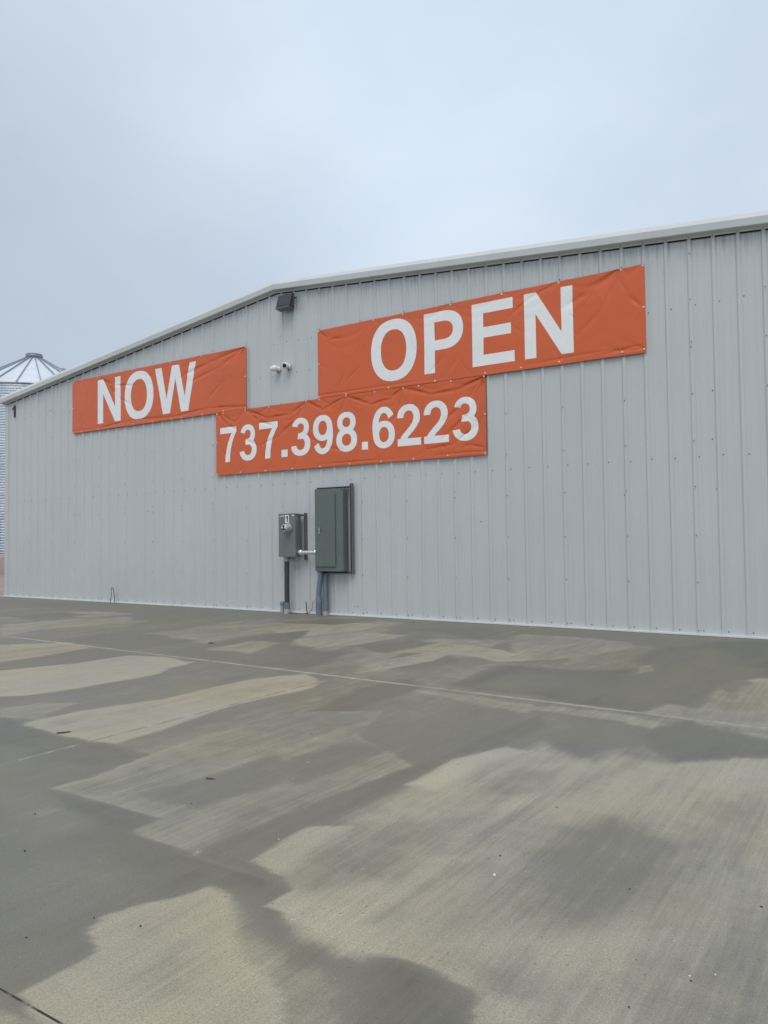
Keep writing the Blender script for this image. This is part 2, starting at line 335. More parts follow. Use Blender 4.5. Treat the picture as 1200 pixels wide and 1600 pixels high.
STAINS=[(0.57,0.38,[(0.04,-0.41),(11.0,0.14),(16.99,-0.04),(17.15,-1.31),(11.85,-1.13),(2.12,-1.6)]),
  (0.38,0.22,[(5.86,-3.73),(6.19,-2.77),(7.0,-1.62),(7.65,-2.81),(7.33,-3.96),(7.34,-4.58)]),
  (0.62,0.22,[(6.13,-1.52),(6.9,0.04),(8.53,-0.06),(8.58,-1.56),(8.24,-3.01),(7.73,-2.22)]),
  (0.64,0.18,[(8.67,-4.51),(8.61,-3.3),(9.3,-2.65),(9.51,-3.67),(9.76,-2.69),(10.55,-2.28),(10.46,-3.7),(10.34,-4.64)]),
  (0.4,0.22,[(9.2,-3.42),(9.23,-1.46),(10.61,-0.06),(11.97,-0.58),(12.37,-2.52),(12.61,-3.4),(12.23,-4.02),(11.21,-3.5),(10.84,-3.71)]),
  (0.36,0.09,[(4.62,-2.26),(5.32,-1.49),(6.58,-1.43),(6.32,-2.34)]),
  (0.66,0.11,[(4.42,-2.91),(4.85,-2.01),(5.9,-1.91),(5.77,-2.98)]),
  (0.33,0.11,[(10.55,-2.28),(10.52,-1.02),(11.61,-0.77),(11.74,-1.65),(11.46,-2.63)]),
  (0.64,0.09,[(9.85,-1.36),(10.34,-0.44),(11.24,-0.21),(10.94,-1.22)]),
  (0.31,0.09,[(11.54,-3.12),(11.88,-1.84),(12.69,-1.74),(12.59,-2.83),(12.4,-3.39)]),
  (0.63,0.18,[(10.99,-4.59),(10.75,-2.77),(11.06,-2.01),(11.86,-3.36),(13.0,-3.6),(13.19,-4.7),(12.37,-4.7)]),
  (0.44,0.12,[(11.15,-4.01),(11.14,-3.18),(11.62,-3.21),(11.9,-4.21)]),
  (0.38,0.21,[(13.81,-4.53),(14.16,-4.11),(14.32,-3.3),(14.16,-1.56),(13.28,-1.89),(12.94,-2.77),(13.49,-4.26)]),
  (0.64,0.15,[(13.7,-3.9),(13.63,-3.25),(14.02,-3.04),(14.4,-3.46),(14.29,-4.08),(14.05,-4.31)]),
  (0.33,0.09,[(12.82,-2.28),(13.51,-2.12),(14.62,-2.59),(15.18,-2.82),(14.77,-3.25),(13.85,-2.9)]),
  (0.64,0.12,[(12.73,-3.02),(12.97,-2.2),(13.47,-2.22),(13.36,-3.4)]),
  (0.34,0.08,[(13.52,-4.24),(13.7,-3.1),(14.04,-2.43),(14.12,-3.52),(13.99,-4.34)]),
  (0.66,0.12,[(12.29,-1.09),(13.22,-0.42),(13.86,-0.45),(13.86,-1.72)]),
  (0.44,0.15,[(13.88,-0.95),(15.31,-0.94),(15.75,-1.37),(15.3,-2.76),(14.81,-3.03)]),
  (0.59,0.09,[(15.17,-2.98),(15.27,-2.67),(15.39,-2.9),(15.3,-3.15)]),
  (0.76,0.18,[(14.9,-4.76),(14.96,-3.52),(15.4,-3.37),(15.81,-3.4),(16.13,-2.87),(15.93,-2.4),(16.06,-1.08),(16.56,-0.81),(17.01,-0.24),(17.64,-0.34),(17.8,-2.73),(17.26,-2.89),(17.14,-3.3),(17.04,-3.95),(17.02,-4.58),(16.85,-4.57),(16.73,-4.93),(15.93,-4.86)]),
  (0.9,0.3,[(16.34,-0.66),(17.0,-0.17),(17.63,-0.1),(17.77,-2.28),(17.3,-2.55),(16.98,-2.3),(16.78,-1.51)]),
  (0.63,0.12,[(15.12,-4.56),(15.29,-3.77),(15.79,-3.73),(15.88,-4.46),(15.6,-4.78)]),
  (0.43,0.08,[(16.18,-3.43),(16.14,-2.77),(16.26,-2.61),(16.33,-3.02)]),
  (0.4,0.09,[(16.72,-4.91),(16.81,-4.51),(17.02,-4.56),(17.05,-3.97),(17.14,-3.33),(17.29,-2.87),(17.8,-2.73),(17.97,-5.17),(17.61,-5.03),(17.15,-4.99)]),
  (0.57,0.12,[(17.06,-3.51),(17.18,-3.09),(17.28,-3.18),(17.21,-3.76)]),
  (0.42,0.1,[(14.71,-5.0),(16.0,-5.04),(17.63,-5.18),(17.97,-5.17),(17.98,-5.37),(17.07,-5.42),(16.04,-5.39),(15.22,-5.22)]),
  (0.56,0.2,[(14.5,-5.86),(14.94,-5.38),(15.69,-5.44),(16.08,-5.41),(16.0,-6.18),(15.97,-6.98),(15.86,-7.74),(15.35,-7.4)]),
  (0.66,0.1,[(14.29,-5.21),(14.44,-4.58),(14.8,-4.92),(14.82,-5.95),(14.94,-6.58),(14.95,-7.07),(14.61,-6.32)]),
  (0.52,0.1,[(16.04,-5.29),(16.5,-5.3),(16.94,-5.4),(16.98,-5.85),(16.85,-6.1),(16.81,-6.3),(16.62,-6.16),(16.3,-6.02),(16.17,-6.24),(16.03,-6.14)]),
  (0.66,0.14,[(16.98,-5.72),(17.01,-5.35),(17.11,-5.12),(17.41,-5.24),(17.69,-5.33),(17.76,-5.63),(17.51,-5.85),(17.23,-6.11),(17.1,-6.0)]),
  (0.64,0.02,[(11.09,-7.43),(12.56,-7.56),(13.81,-7.61),(14.42,-7.65),(14.5,-8.14),(14.47,-8.38),(14.7,-8.37),(15.36,-8.35),(15.38,-8.54),(15.81,-8.57),(16.4,-8.59),(16.42,-8.75),(16.86,-8.8),(17.29,-8.82),(17.34,-8.84),(17.35,-8.94),(17.51,-9.16),(16.47,-9.98)]),
  (0.74,0.12,[(12.6,-7.59),(13.85,-7.64),(14.41,-7.66),(14.31,-7.96),(13.81,-8.02),(13.29,-7.98)]),
  (0.54,0.2,[(14.22,-8.51),(14.32,-8.34),(14.88,-8.48),(15.19,-8.76),(15.14,-9.04)]),
  (0.8,0.1,[(14.65,-8.4),(15.36,-8.36),(15.37,-8.5),(15.14,-8.56),(14.79,-8.53)]),
  (0.76,0.2,[(15.39,-8.55),(15.82,-8.57),(16.41,-8.6),(16.42,-8.75),(16.16,-8.78),(15.67,-8.78),(15.38,-8.73)]),
  (0.82,0.2,[(15.97,-8.6),(16.41,-8.6),(16.42,-8.75),(16.86,-8.8),(17.29,-8.82),(17.34,-8.85),(17.35,-8.94),(17.5,-9.17),(17.22,-9.35),(17.0,-9.05),(16.74,-8.98),(16.46,-8.86),(16.24,-8.76)]),
  (0.58,0.2,[(15.21,-9.07),(15.32,-8.85),(15.73,-8.89),(15.84,-9.2),(15.73,-9.37)]),
  (0.36,0.2,[(16.1,-8.86),(16.13,-8.69),(16.27,-8.65),(16.47,-8.8),(16.69,-8.91),(16.93,-9.02),(17.21,-9.36),(16.9,-9.55),(16.42,-9.17)]),
  (0.22,0.03,[(16.15,-9.57),(16.16,-9.48),(16.17,-9.32),(16.15,-9.28),(16.11,-9.26),(16.01,-9.22),(15.98,-9.16),(15.96,-9.12),(16.01,-8.98),(16.08,-8.88),(16.12,-8.74),(16.22,-8.74),(16.4,-8.89),(16.55,-9.05),(16.74,-9.1),(16.84,-9.15),(17.09,-9.43),(16.69,-9.69)]),
  (0.42,0.06,[(15.73,-9.59),(16.1,-9.58),(16.38,-9.59),(16.61,-9.6),(16.36,-9.9)]),
  (0.32,0.15,[(16.34,-9.31),(16.35,-9.08),(16.55,-9.1),(16.64,-9.24),(16.55,-9.38)]),
  (0.62,0.2,[(16.24,-8.76),(16.45,-8.78),(16.68,-8.87),(16.83,-8.96),(16.7,-9.0),(16.45,-8.91)]),
  (0.45,0.02,[(14.47,-8.38),(14.7,-8.37),(15.36,-8.35),(15.38,-8.54),(15.81,-8.57),(15.87,-7.75),(15.96,-6.97),(15.28,-6.59),(15.0,-5.85),(14.5,-6.19),(14.36,-7.24),(14.42,-7.65),(14.5,-8.14)]),
  (0.52,0.12,[(14.99,-8.22),(15.1,-7.77),(15.1,-7.24),(15.33,-7.26),(15.47,-7.8),(15.38,-8.17)]),
  (0.56,0.15,[(15.29,-7.44),(15.35,-6.83),(15.57,-6.7),(15.67,-7.13),(15.61,-7.59)]),
  (0.42,0.08,[(15.44,-8.42),(15.69,-8.22),(15.76,-8.4),(15.77,-8.53)]),
  (0.26,0.02,[(15.82,-8.57),(16.4,-8.59),(16.42,-8.75),(16.86,-8.8),(17.29,-8.82),(17.34,-8.84),(17.35,-8.94),(17.51,-9.16),(18.2,-8.72),(18.14,-7.85),(17.24,-8.42),(16.68,-8.36),(16.36,-8.28),(16.24,-7.92),(15.93,-8.12)]),
  (0.62,0.05,[(15.82,-8.56),(15.85,-8.29),(15.88,-7.76),(15.97,-7.0),(16.01,-6.19),(16.08,-5.39),(16.26,-5.69),(16.18,-6.45),(16.13,-7.23),(16.08,-7.81),(16.06,-8.22),(16.08,-8.49),(16.3,-8.54),(16.39,-8.6)]),
  (0.27,0.2,[(16.15,-7.32),(16.2,-6.58),(16.41,-6.06),(16.67,-6.29),(16.83,-6.35),(16.9,-6.15),(17.09,-6.12),(17.25,-6.19),(17.52,-5.94),(17.99,-5.59),(18.15,-7.99),(17.65,-8.31),(17.17,-8.46),(16.79,-8.54),(16.45,-8.22),(16.14,-7.79)]),
  (0.42,0.25,[(16.22,-8.28),(16.28,-7.99),(16.4,-7.73),(16.53,-7.7),(16.55,-8.08),(16.66,-8.38),(16.53,-8.58),(16.36,-8.49)]),
  (0.46,0.25,[(16.38,-8.3),(16.38,-8.02),(16.5,-7.77),(16.56,-7.99),(16.56,-8.33)]),
  (0.44,0.12,[(16.48,-7.06),(16.54,-6.68),(16.71,-6.5),(16.75,-6.9),(16.66,-7.2)]),
  (0.16,0.15,[(16.43,-8.73),(16.47,-8.62),(16.71,-8.59),(16.89,-8.64),(16.88,-8.78),(16.74,-8.78)]),
  (0.14,0.1,[(16.12,-7.28),(16.16,-6.76),(16.3,-6.32),(16.44,-6.35),(16.35,-6.8),(16.3,-7.3)]),
  (0.16,0.1,[(16.64,-7.39),(16.77,-7.04),(16.87,-6.94),(16.83,-7.28),(16.74,-7.52)]),
  (0.42,0.14,[(16.79,-8.05),(16.79,-7.69),(16.81,-7.06),(16.9,-6.15),(16.98,-6.2),(16.93,-7.09),(16.88,-7.62),(16.87,-8.03)]),
  (0.42,0.08,[(16.77,-8.66),(16.8,-8.38),(16.81,-8.03),(16.88,-7.99),(16.87,-8.3),(16.84,-8.62)]),
  (0.4,0.3,[(16.88,-7.88),(16.95,-7.39),(17.31,-7.07),(17.69,-7.12),(17.73,-7.71),(17.59,-8.09),(17.42,-8.4),(17.22,-8.38),(16.97,-8.18)]),
  (0.5,0.25,[(17.05,-7.89),(17.08,-7.58),(17.21,-7.34),(17.4,-7.28),(17.58,-7.34),(17.6,-7.58),(17.57,-7.92),(17.45,-8.17),(17.4,-8.32),(17.31,-8.32),(17.17,-8.12)]),
  (0.4,0.3,[(17.65,-8.31),(17.77,-7.92),(18.12,-7.46),(18.2,-8.72),(17.77,-8.99)]),
  (0.42,0.3,[(17.15,-8.71),(17.36,-8.58),(17.55,-8.63),(17.58,-8.82),(17.5,-9.0),(17.4,-8.94),(17.29,-8.81)]),
  (0.18,0.12,[(17.32,-8.85),(17.42,-8.82),(17.45,-8.97),(17.38,-8.95)]),
  (0.34,0.3,[(17.46,-6.65),(17.8,-6.55),(18.06,-6.6),(17.86,-7.01),(17.65,-7.05)]),
  (0.5,0.03,[(11.37,-7.24),(12.01,-6.9),(12.1,-6.51),(12.0,-5.1),(12.87,-4.84),(13.8,-4.94),(13.38,-5.98),(13.13,-6.81),(13.02,-7.53),(12.56,-7.56),(11.87,-7.5)]),
  (0.4,0.08,[(12.2,-7.36),(12.36,-7.12),(12.65,-6.95),(12.9,-7.46),(12.5,-7.52)]),
  (0.22,0.09,[(10.23,-6.64),(10.4,-6.33),(10.49,-5.94),(10.71,-5.62),(10.75,-4.96),(11.21,-4.87),(11.86,-4.88),(11.94,-5.32),(12.08,-5.68),(12.09,-6.15),(12.05,-6.47),(11.96,-6.93),(11.46,-7.28)]),
  (0.58,0.05,[(9.94,-6.49),(10.11,-6.16),(9.97,-5.62),(9.82,-4.73),(10.72,-4.8),(10.71,-5.62),(10.44,-6.35)]),
  (0.34,0.05,[(8.23,-5.6),(8.45,-5.21),(9.07,-4.59),(9.75,-4.77),(9.87,-5.56),(9.81,-6.42)]),
  (0.6,0.06,[(12.92,-5.53),(12.87,-4.84),(13.09,-5.27),(13.19,-5.95)]),
  (0.24,0.08,[(12.91,-7.57),(12.91,-7.13),(13.03,-6.73),(13.1,-6.46),(13.09,-5.94),(13.19,-5.37),(13.4,-4.85),(13.69,-5.01),(13.94,-5.42),(13.88,-5.87),(13.89,-6.62),(13.96,-7.06),(14.0,-7.49),(14.02,-7.61),(13.83,-7.62)]),
  (0.34,0.08,[(13.0,-7.52),(13.01,-7.14),(13.42,-7.03),(13.59,-7.39),(13.47,-7.57)])]
def vnoise(x, y, s, seed):
    rng = np.random.RandomState(seed); T = rng.rand(256, 256)
    x = x/s+1000; y = y/s+1000; i = np.floor(x).astype(int); j = np.floor(y).astype(int); fx = x-i; fy = y-j
    fx = fx*fx*(3-2*fx); fy = fy*fy*(3-2*fy); g_ = lambda a, b: T[a % 256, b % 256]
    return (g_(i, j)*(1-fx)+g_(i+1, j)*fx)*(1-fy)+(g_(i, j+1)*(1-fx)+g_(i+1, j+1)*fx)*fy
def fbm(x, y, s, seed, o=3): return sum(vnoise(x, y, s/2**k, seed+k)*.5**k for k in range(o))/sum(.5**k for k in range(o))-.5
def sdist(x, y, poly):
    P = np.array(poly, float); n = len(P); d = np.full(x.shape, 1e9); ins = np.zeros(x.shape, bool)
    for i in range(n):
        a, b = P[i], P[(i+1) % n]; e = b-a; wx = x-a[0]; wy = y-a[1]
        t = np.clip((wx*e[0]+wy*e[1])/max(e@e, 1e-12), 0, 1)
        d = np.minimum(d, np.hypot(wx-e[0]*t, wy-e[1]*t))
        c = (a[1] > y) != (b[1] > y)
        with np.errstate(divide='ignore', invalid='ignore'): xi = (b[0]-a[0])*(y-a[1])/(b[1]-a[1]+1e-15)+a[0]
        ins ^= c & (x < xi)
    return np.where(ins, d, -d)
def grid_apron():
    xs = np.concatenate([np.arange(-60, -12, 4.), np.arange(-12, 2, .25), np.arange(2, 9, .09), np.arange(9, 19.2, .028), np.arange(19.2, 26, .3), np.arange(26, 60, 3.)])
    ys = np.concatenate([np.arange(-50, -14, 3.), np.arange(-14, -10.2, .2), np.arange(-10.2, .03, .028)])
    ys = np.append(ys, .05)
    Xg, Yg = np.meshgrid(xs, ys); x = Xg.ravel(); y = Yg.ravel()
    wet = np.full(x.shape, .52)+fbm(x, y*.3, 1.2, 11)*.25
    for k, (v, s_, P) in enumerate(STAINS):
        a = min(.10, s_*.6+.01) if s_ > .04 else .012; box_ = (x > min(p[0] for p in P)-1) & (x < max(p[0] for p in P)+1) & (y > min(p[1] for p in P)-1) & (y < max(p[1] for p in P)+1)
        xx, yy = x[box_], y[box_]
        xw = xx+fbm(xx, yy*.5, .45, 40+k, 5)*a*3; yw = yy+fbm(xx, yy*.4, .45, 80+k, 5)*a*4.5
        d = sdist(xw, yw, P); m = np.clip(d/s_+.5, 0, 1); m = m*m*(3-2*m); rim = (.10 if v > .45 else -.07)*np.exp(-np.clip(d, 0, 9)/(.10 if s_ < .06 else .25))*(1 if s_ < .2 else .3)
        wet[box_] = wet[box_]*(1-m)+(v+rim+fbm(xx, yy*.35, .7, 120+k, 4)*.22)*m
    nx, ny = len(xs), len(ys)
    vs = np.stack([x, y, np.zeros_like(x)], 1)
    I = np.arange(nx*ny).reshape(ny, nx)
    F = np.stack([I[:-1, :-1], I[:-1, 1:], I[1:, 1:], I[1:, :-1]], -1).reshape(-1, 4)
    me = bpy.data.meshes.new('pavement'); me.vertices.add(len(vs)); me.vertices.foreach_set('co', vs.ravel())
    me.loops.add(F.size); me.loops.foreach_set('vertex_index', F.ravel().astype(np.int32))
    me.polygons.add(len(F)); me.polygons.foreach_set('loop_start', np.arange(0, F.size, 4, dtype=np.int32))
    me.update(calc_edges=True); me.validate()
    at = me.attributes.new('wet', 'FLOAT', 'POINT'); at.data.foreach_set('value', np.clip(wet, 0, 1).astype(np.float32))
    me.materials.append(M['concrete'])
    o = bpy.data.objects.new('pavement', me); COL.objects.link(o); tag(o, kind='structure')
grid_apron()
# the slab's own edge, seen where the apron ends behind the building corner
e = MB(); e.box(-60, 60, .05, .30, -.06, -.004); tag(e.build('pavement_edge', M['grout']), kind='structure')

# ---------------------------------------------------------------- metal building
PK = 28.6*RIB; ZP = 6.038; SL, SR = .124, .0889
XL, XR = -.50, 17.98
def rake(x): return ZP-SL*(PK-x) if x < PK else ZP-SR*(x-PK)
DEPTH = 30.0
bld = thing('metal_building', (XL, 0, 0), 'light grey ribbed metal building with low gable and large orange banners on it', 'building')
def panel_profile(a, b, phase=0.0):
    """(position, depth): 0 on a rib crown, .032 in the pan"""
    pts = []
    i0 = math.floor((a-phase)/RIB)-1; i1 = math.ceil((b-phase)/RIB)+1
    for i in range(i0, i1+1):
        c = phase+i*RIB
        for dx, d in ((-.043, .032), (-.039, .0308), (-.019, .0105), (-.0155, .0085), (-.0125, .008), (.0125, .008), (.0155, .0085), (.019, .0105), (.039, .0308), (.043, .032), (.0876, .032), (.0956, .0298), (.1076, .0298), (.1156, .032), (.1892, .032), (.1972, .0298), (.2092, .0298), (.2172, .032)):
            x = c+dx
            if a < x < b: pts.append((x, d))
    return [(a, .032)]+pts+[(b, .032)]
def screw_head(mb, x, y, z, r=.0082, mi=1, ax=(0, -1, 0)):
    a = Vector((1, 0, 0)) if ax[1] else Vector((0, 1, 0)); n = Vector(ax)
    vs = []
    for h, q in ((0, 1.0), (.003, .9), (.003, .62), (.008, .55)):
        for k in range(6):
            t = k*math.pi/3; vs.append(Vector((x, y, z))+n*h+a*math.cos(t)*r*q+Vector((0, 0, 1))*math.sin(t)*r*q)
    fs = [(i*6+k, i*6+(k+1) % 6, (i+1)*6+(k+1) % 6, (i+1)*6+k) for i in range(3) for k in range(6)]+[tuple(range(18, 24))]
    mb.add(vs, fs, mi)
def front_wall():
    mb = MB(); prof = panel_profile(XL+.13, XR-.13)
    px = [q[0] for q in prof]+[PK]; prof = sorted(set(prof+[(PK, .032)]))
    rows = []
    for x, d in prof:
        zt = rake(x)+.02
        rows.append([(x, d, .002), (x, d, zt-.62), (x, d, zt-.28), (x, d, zt)])
    drip = []
    vs = [p for r_ in rows for p in r_]; fs = []
    for i in range(len(rows)-1):
        for k in range(3): fs.append((i*4+k, (i+1)*4+k, (i+1)*4+k+1, i*4+k+1))
    mb.add(vs, fs, 0); nwall = len(vs)
    rnd = random.Random(3)
    for i in range(0, 60):
        x = i*RIB
        if x > XR-.2: break
        for z, dy in ((.068, .032), (2.396, .032), (4.463, .032)):
            if z < rake(x)-.15: screw_head(mb, x+.053+rnd.uniform(-.006, .006), dy, z+rnd.uniform(-.008, .008))
        if i % 3 == 2:
            z = .072
            while z < rake(x)-.12:
                screw_head(mb, x+rnd.uniform(-.005, .005), 0, z+rnd.uniform(-.01, .01), r=.0075); z += .638
            if i in (5, 14, 17, 20, 23, 41, 53): screw_head(mb, x, 0, 2.09 if i != 53 else 3.957, r=.0075)
    for x, z in ((1.449, 4.526), (3.96, 2.1), (5.0, 2.0), (12.94, 1.6), (14.35, 1.6), (10.467, .166), (10.522, .168), (8.845, 5.124), (8.948, 5.077), (8.636, 5.064), (9.244, 5.056), (9.549, 5.056), (16.4, 3.27), (16.42, 1.95), (16.38, 2.62), (2.6, 2.0), (15.2, 1.92)):
        screw_head(mb, x, .032, z, r=.009)
    o = mb.build('ribbed_wall', [M['siding'], M['screw']], bld, fix=False)
    at = o.data.attributes.new('drip', 'FLOAT', 'POINT'); v = np.zeros(len(o.data.vertices), np.float32)
    v[3:nwall:4] = 1; v[2:nwall:4] = .55; at.data.foreach_set('value', v)
front_wall()

def sweep(mb, prof, path, mi=0):
    """prof: (y, z) points; path: x,z points of the rake line"""
    n = len(prof); vs = [(x, y, z+dz) for x, z in path for y, dz in prof]
    mb.add(vs, [(i*n+k, (i+1)*n+k, (i+1)*n+(k+1) % n, i*n+(k+1) % n) for i in range(len(path)-1) for k in range(n)], mi)
    mb.add(vs[:n], [tuple(range(n))], mi); mb.add(vs[-n:], [tuple(range(n))], mi)
XE0, XE1 = XL-.06, XR+.07
path = [(XE0, rake(XE0)), (PK, ZP), (XE1, rake(XE1))]
PR = [(.02, -.004), (-.006, -.012), (-.010, .010), (-.085, .028), (-.092, .026), (-.098, .035), (-.104, .128), (-.050, .205), (-.030, .215), (.06, .222), (.06, .0)]
def lap(x): return 0
mb = MB()
segs = [XE0, -.62+3.05, 5.4, PK, 12.05, 15.1, XE1]     # folded trim in lengths, each lapping the next
for i in range(len(segs)-1):
    a, b = segs[i], segs[i+1]; s_ = (.0015 if i % 2 else 0)
    sweep(mb, [(y-s_, z+s_) for y, z in PR], [(a, rake(a)), (b+(.03 if i < len(segs)-2 and b != PK else 0), rake(b+(.03 if i < len(segs)-2 and b != PK else 0)))])
for i in range(0, 60):
    x = i*RIB
    if XL < x < XR: screw_head(mb, x, -.0105, rake(x)+.002, r=.0065, mi=1)
mb.build('rake_trim', [M['trim'], M['screw']], bld)
mb = MB()                                     # dark strip added in the pans, painting the shade under the trim lip
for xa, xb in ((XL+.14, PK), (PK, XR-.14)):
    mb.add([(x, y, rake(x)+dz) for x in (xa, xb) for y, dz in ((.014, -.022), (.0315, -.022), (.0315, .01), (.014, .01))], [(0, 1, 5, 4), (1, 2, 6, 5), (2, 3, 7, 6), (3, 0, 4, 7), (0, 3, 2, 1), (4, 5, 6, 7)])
mb.build('pan_shade_strip', M['dark'], bld)

for x0, x1 in ((XL, XL+.155), (XR-.155, XR)):
    mb = MB()
    mb.box(x0, x1, .012, .03, .028, rake((x0+x1)/2)-.03, .002)
    xs = x0 if x0 < 5 else x1-.03
    mb.box(xs, xs+.03, .0305, .19, .024, rake(xs)-.035, .002)
    for z in (.75, 1.45, 2.15, 2.8, 3.5): screw_head(mb, (x0+.135) if x0 < 5 else x1-.135, .012, z, r=.006, mi=1)
    mb.build('corner_trim', [M['siding'], M['screw']], bld)
mb = MB(); xa = XL-.005
while xa < XR:
    xb = min(xa+3.05, XR+.005); mb.box(xa, xb-.002, -.022, .031, .003, .028, .002); xa = xb
mb.build('base_trim', M['white_trim'], bld)

# side and back walls, roof sheets
for nm, xw, sgn in (('side_wall', XL, 1), ('side_wall', XR, -1)):
    mb = MB(); prof = panel_profile(.2, DEPTH); zt = rake(xw)-.02
    vs = []
    for y, d in prof: vs += [(xw+sgn*(d-.010), y, .004), (xw+sgn*(d-.010), y, zt)]
    mb.add(vs, [(2*i, 2*i+2, 2*i+3, 2*i+1) for i in range(len(prof)-1)]); mb.build(nm, M['siding'], bld, fix=False)
mb = MB(); mb.add([(XL+.03, DEPTH, 0), (XR-.03, DEPTH, 0), (XR-.03, DEPTH, rake(XR)), (PK, DEPTH, ZP), (XL+.03, DEPTH, rake(XL))], [(0, 1, 2, 3, 4)])
mb.build('back_wall', M['siding'], bld)
mb = MB()
for xa, xb in ((XE0, PK), (PK, XE1)):
    n = int(DEPTH/RIB); vs = []
    ys = []
    for i in range(n):
        y = .061+i*RIB
        for dy, h in ((0, 0), (.02, .03), (.05, .03), (.07, 0)): ys.append((y+dy, h))
    for y, h in ys: vs += [(xa, y, rake(xa)+.15+h), (xb, y, rake(xb)+.15+h)]
    mb.add(vs, [(2*i, 2*i+2, 2*i+3, 2*i+1) for i in range(len(ys)-1)])
mb.build('roof', M['roof'], bld, fix=False)
for xe, s_ in ((XE0, -1), (XE1, 1)):
    mb = MB()
    z0 = rake(xe); mb.box(min(xe, xe-s_*.12), max(xe, xe-s_*.12), .061, DEPTH, z0+.0, z0+.14, .004)
    mb.build('eave_trim', M['trim'], bld)

# ---------------------------------------------------------------- glyphs (unit height, built as unions of polygons)
def band(cx, cy, rx, ry, tx, ty, a0=0, a1=360, n=48, e=2.15):
    def P(a, X, Y):
        c, s_ = math.cos(R(a)), math.sin(R(a)); k = 2/e
        return (cx+X*math.copysign(abs(c)**k, c), cy+Y*math.copysign(abs(s_)**k, s_))
    full = abs(a1-a0) >= 360
    A = [a0+(a1-a0)*i/n for i in range(n if full else n+1)]
    o_ = [P(a, rx, ry) for a in A]; i_ = [P(a, rx-tx, ry-ty) for a in A]
    return ('ring', o_, i_) if full else ('poly', o_+i_[::-1])
def poly(*p): return ('poly', list(p))
G = {
 'N': (.80, [poly((0, 0), (0, 1), (.205, 1), (.612, .335), (.612, 1), (.80, 1), (.80, 0), (.605, 0), (.19, .668), (.19, 0))]),
 'O': (.93, [band(.465, .5, .465, .53, .205, .178, e=2.25)]),
 'W': (1.25, [poly((.235, 0), (0, 1), (.205, 1), (.353, .315), (.525, 1), (.745, 1), (.905, .305), (1.06, 1), (1.25, 1), (1.01, 0), (.795, 0), (.628, .72), (.455, 0))]),
 'P': (.73, [poly((0, 0), (0, 1), (.36, 1), (.36, .835), (.2, .835), (.2, 0)), band(.36, .685, .37, .315, .185, .165, 90, -90, 30, 2.3), poly((.19, .37), (.19, .535), (.365, .535), (.365, .37)), poly((.19,.835),(.19,1),(.365,1),(.365,.835))]),
 'E': (.73, [poly((0, 0), (0, 1), (.715, 1), (.715, .832), (.2, .832), (.2, .61), (.68, .61), (.68, .443), (.2, .443), (.2, .17), (.735, .17), (.735, 0))]),
 '7': (.65, [poly((0, 1), (.65, 1), (.65, .86), (.56, .73), (.48, .56), (.43, .40), (.395, .22), (.385, 0), (.20, 0), (.215, .19), (.255, .38), (.315, .56), (.385, .70), (.46, .825), (0, .825))]),
 '3': (.65, [band(.315, .735, .285, .275, .17, .15, 168, -88, 34), band(.315, .30, .335, .31, .185, .155, 92, -172, 40), poly((.215, .44), (.235, .595), (.37, .595), (.37, .44))]),
 '9': (.65, [band(.315, .67, .315, .34, .175, .15), band(.315, .495, .335, .515, .175, .15, 40, -146, 48)]),
 '6': (.65, [band(.335, .33, .315, .34, .175, .15), band(.335, .505, .335, .515, .175, .15, 220, 34, 48)]),
 '8': (.65, [band(.325, .745, .29, .265, .165, .14), band(.325, .295, .325, .305, .18, .15)]),
 '2': (.65, [band(.315, .69, .315, .32, .175, .155, 180, -28, 36), poly((0, 0), (.65, 0), (.65, .175), (.0, .175)),
             poly((.593, .548), (.53, .44), (.43, .335), (.31, .225), (.265, .17), (.20, .08), (.02, .0), (0, .0), (.035, .12), (.12, .25), (.25, .375), (.36, .48), (.42, .56), (.438, .62))]),
 '.': (.20, [poly((0, 0), (0, .195), (.19, .195), (.19, 0))]),
 '1': (.36, [poly((.17, 0), (.17, .70), (.0, .60), (.0, .76), (.13, .86), (.2, 1), (.36, 1), (.36, 0))]),
}
def place_glyph(ch, x0, x1, z0, z1):
    w_, comps = G[ch]; mxx = max(p[0] for c in comps for p in c[1]); mnx = min(p[0] for c in comps for p in c[1])
    f = lambda p: (x0+(p[0]-mnx)/(mxx-mnx)*(x1-x0), z0+p[1]*(z1-z0))
    return [(c[0],)+tuple([f(p) for p in q] for q in c[1:]) for c in comps]
def resample(pl, step=.03):
    out_ = []
    for i in range(len(pl)):
        a, b = Vector((*pl[i], 0)), Vector((*pl[(i+1) % len(pl)], 0)); n = max(1, int((b-a).length/step))
        for k in range(n): q = a.lerp(b, k/n); out_.append((q.x, q.y))
    return out_
def inpoly(x, y, P):
    P = np.array(P); ins = np.zeros(x.shape, bool)
    for i in range(len(P)):
        a, b = P[i], P[(i+1) % len(P)]; c = (a[1] > y) != (b[1] > y)
        with np.errstate(divide='ignore', invalid='ignore'): xi = (b[0]-a[0])*(y-a[1])/(b[1]-a[1]+1e-15)+a[0]
        ins ^= c & (x < xi)
    return ins
def inglyph(x, y, comps):
    r = np.zeros(x.shape, bool)
    for c in comps:
        q = inpoly(x, y, c[1])
        if c[0] == 'ring': q &= ~inpoly(x, y, c[2])
        r |= q
    return r

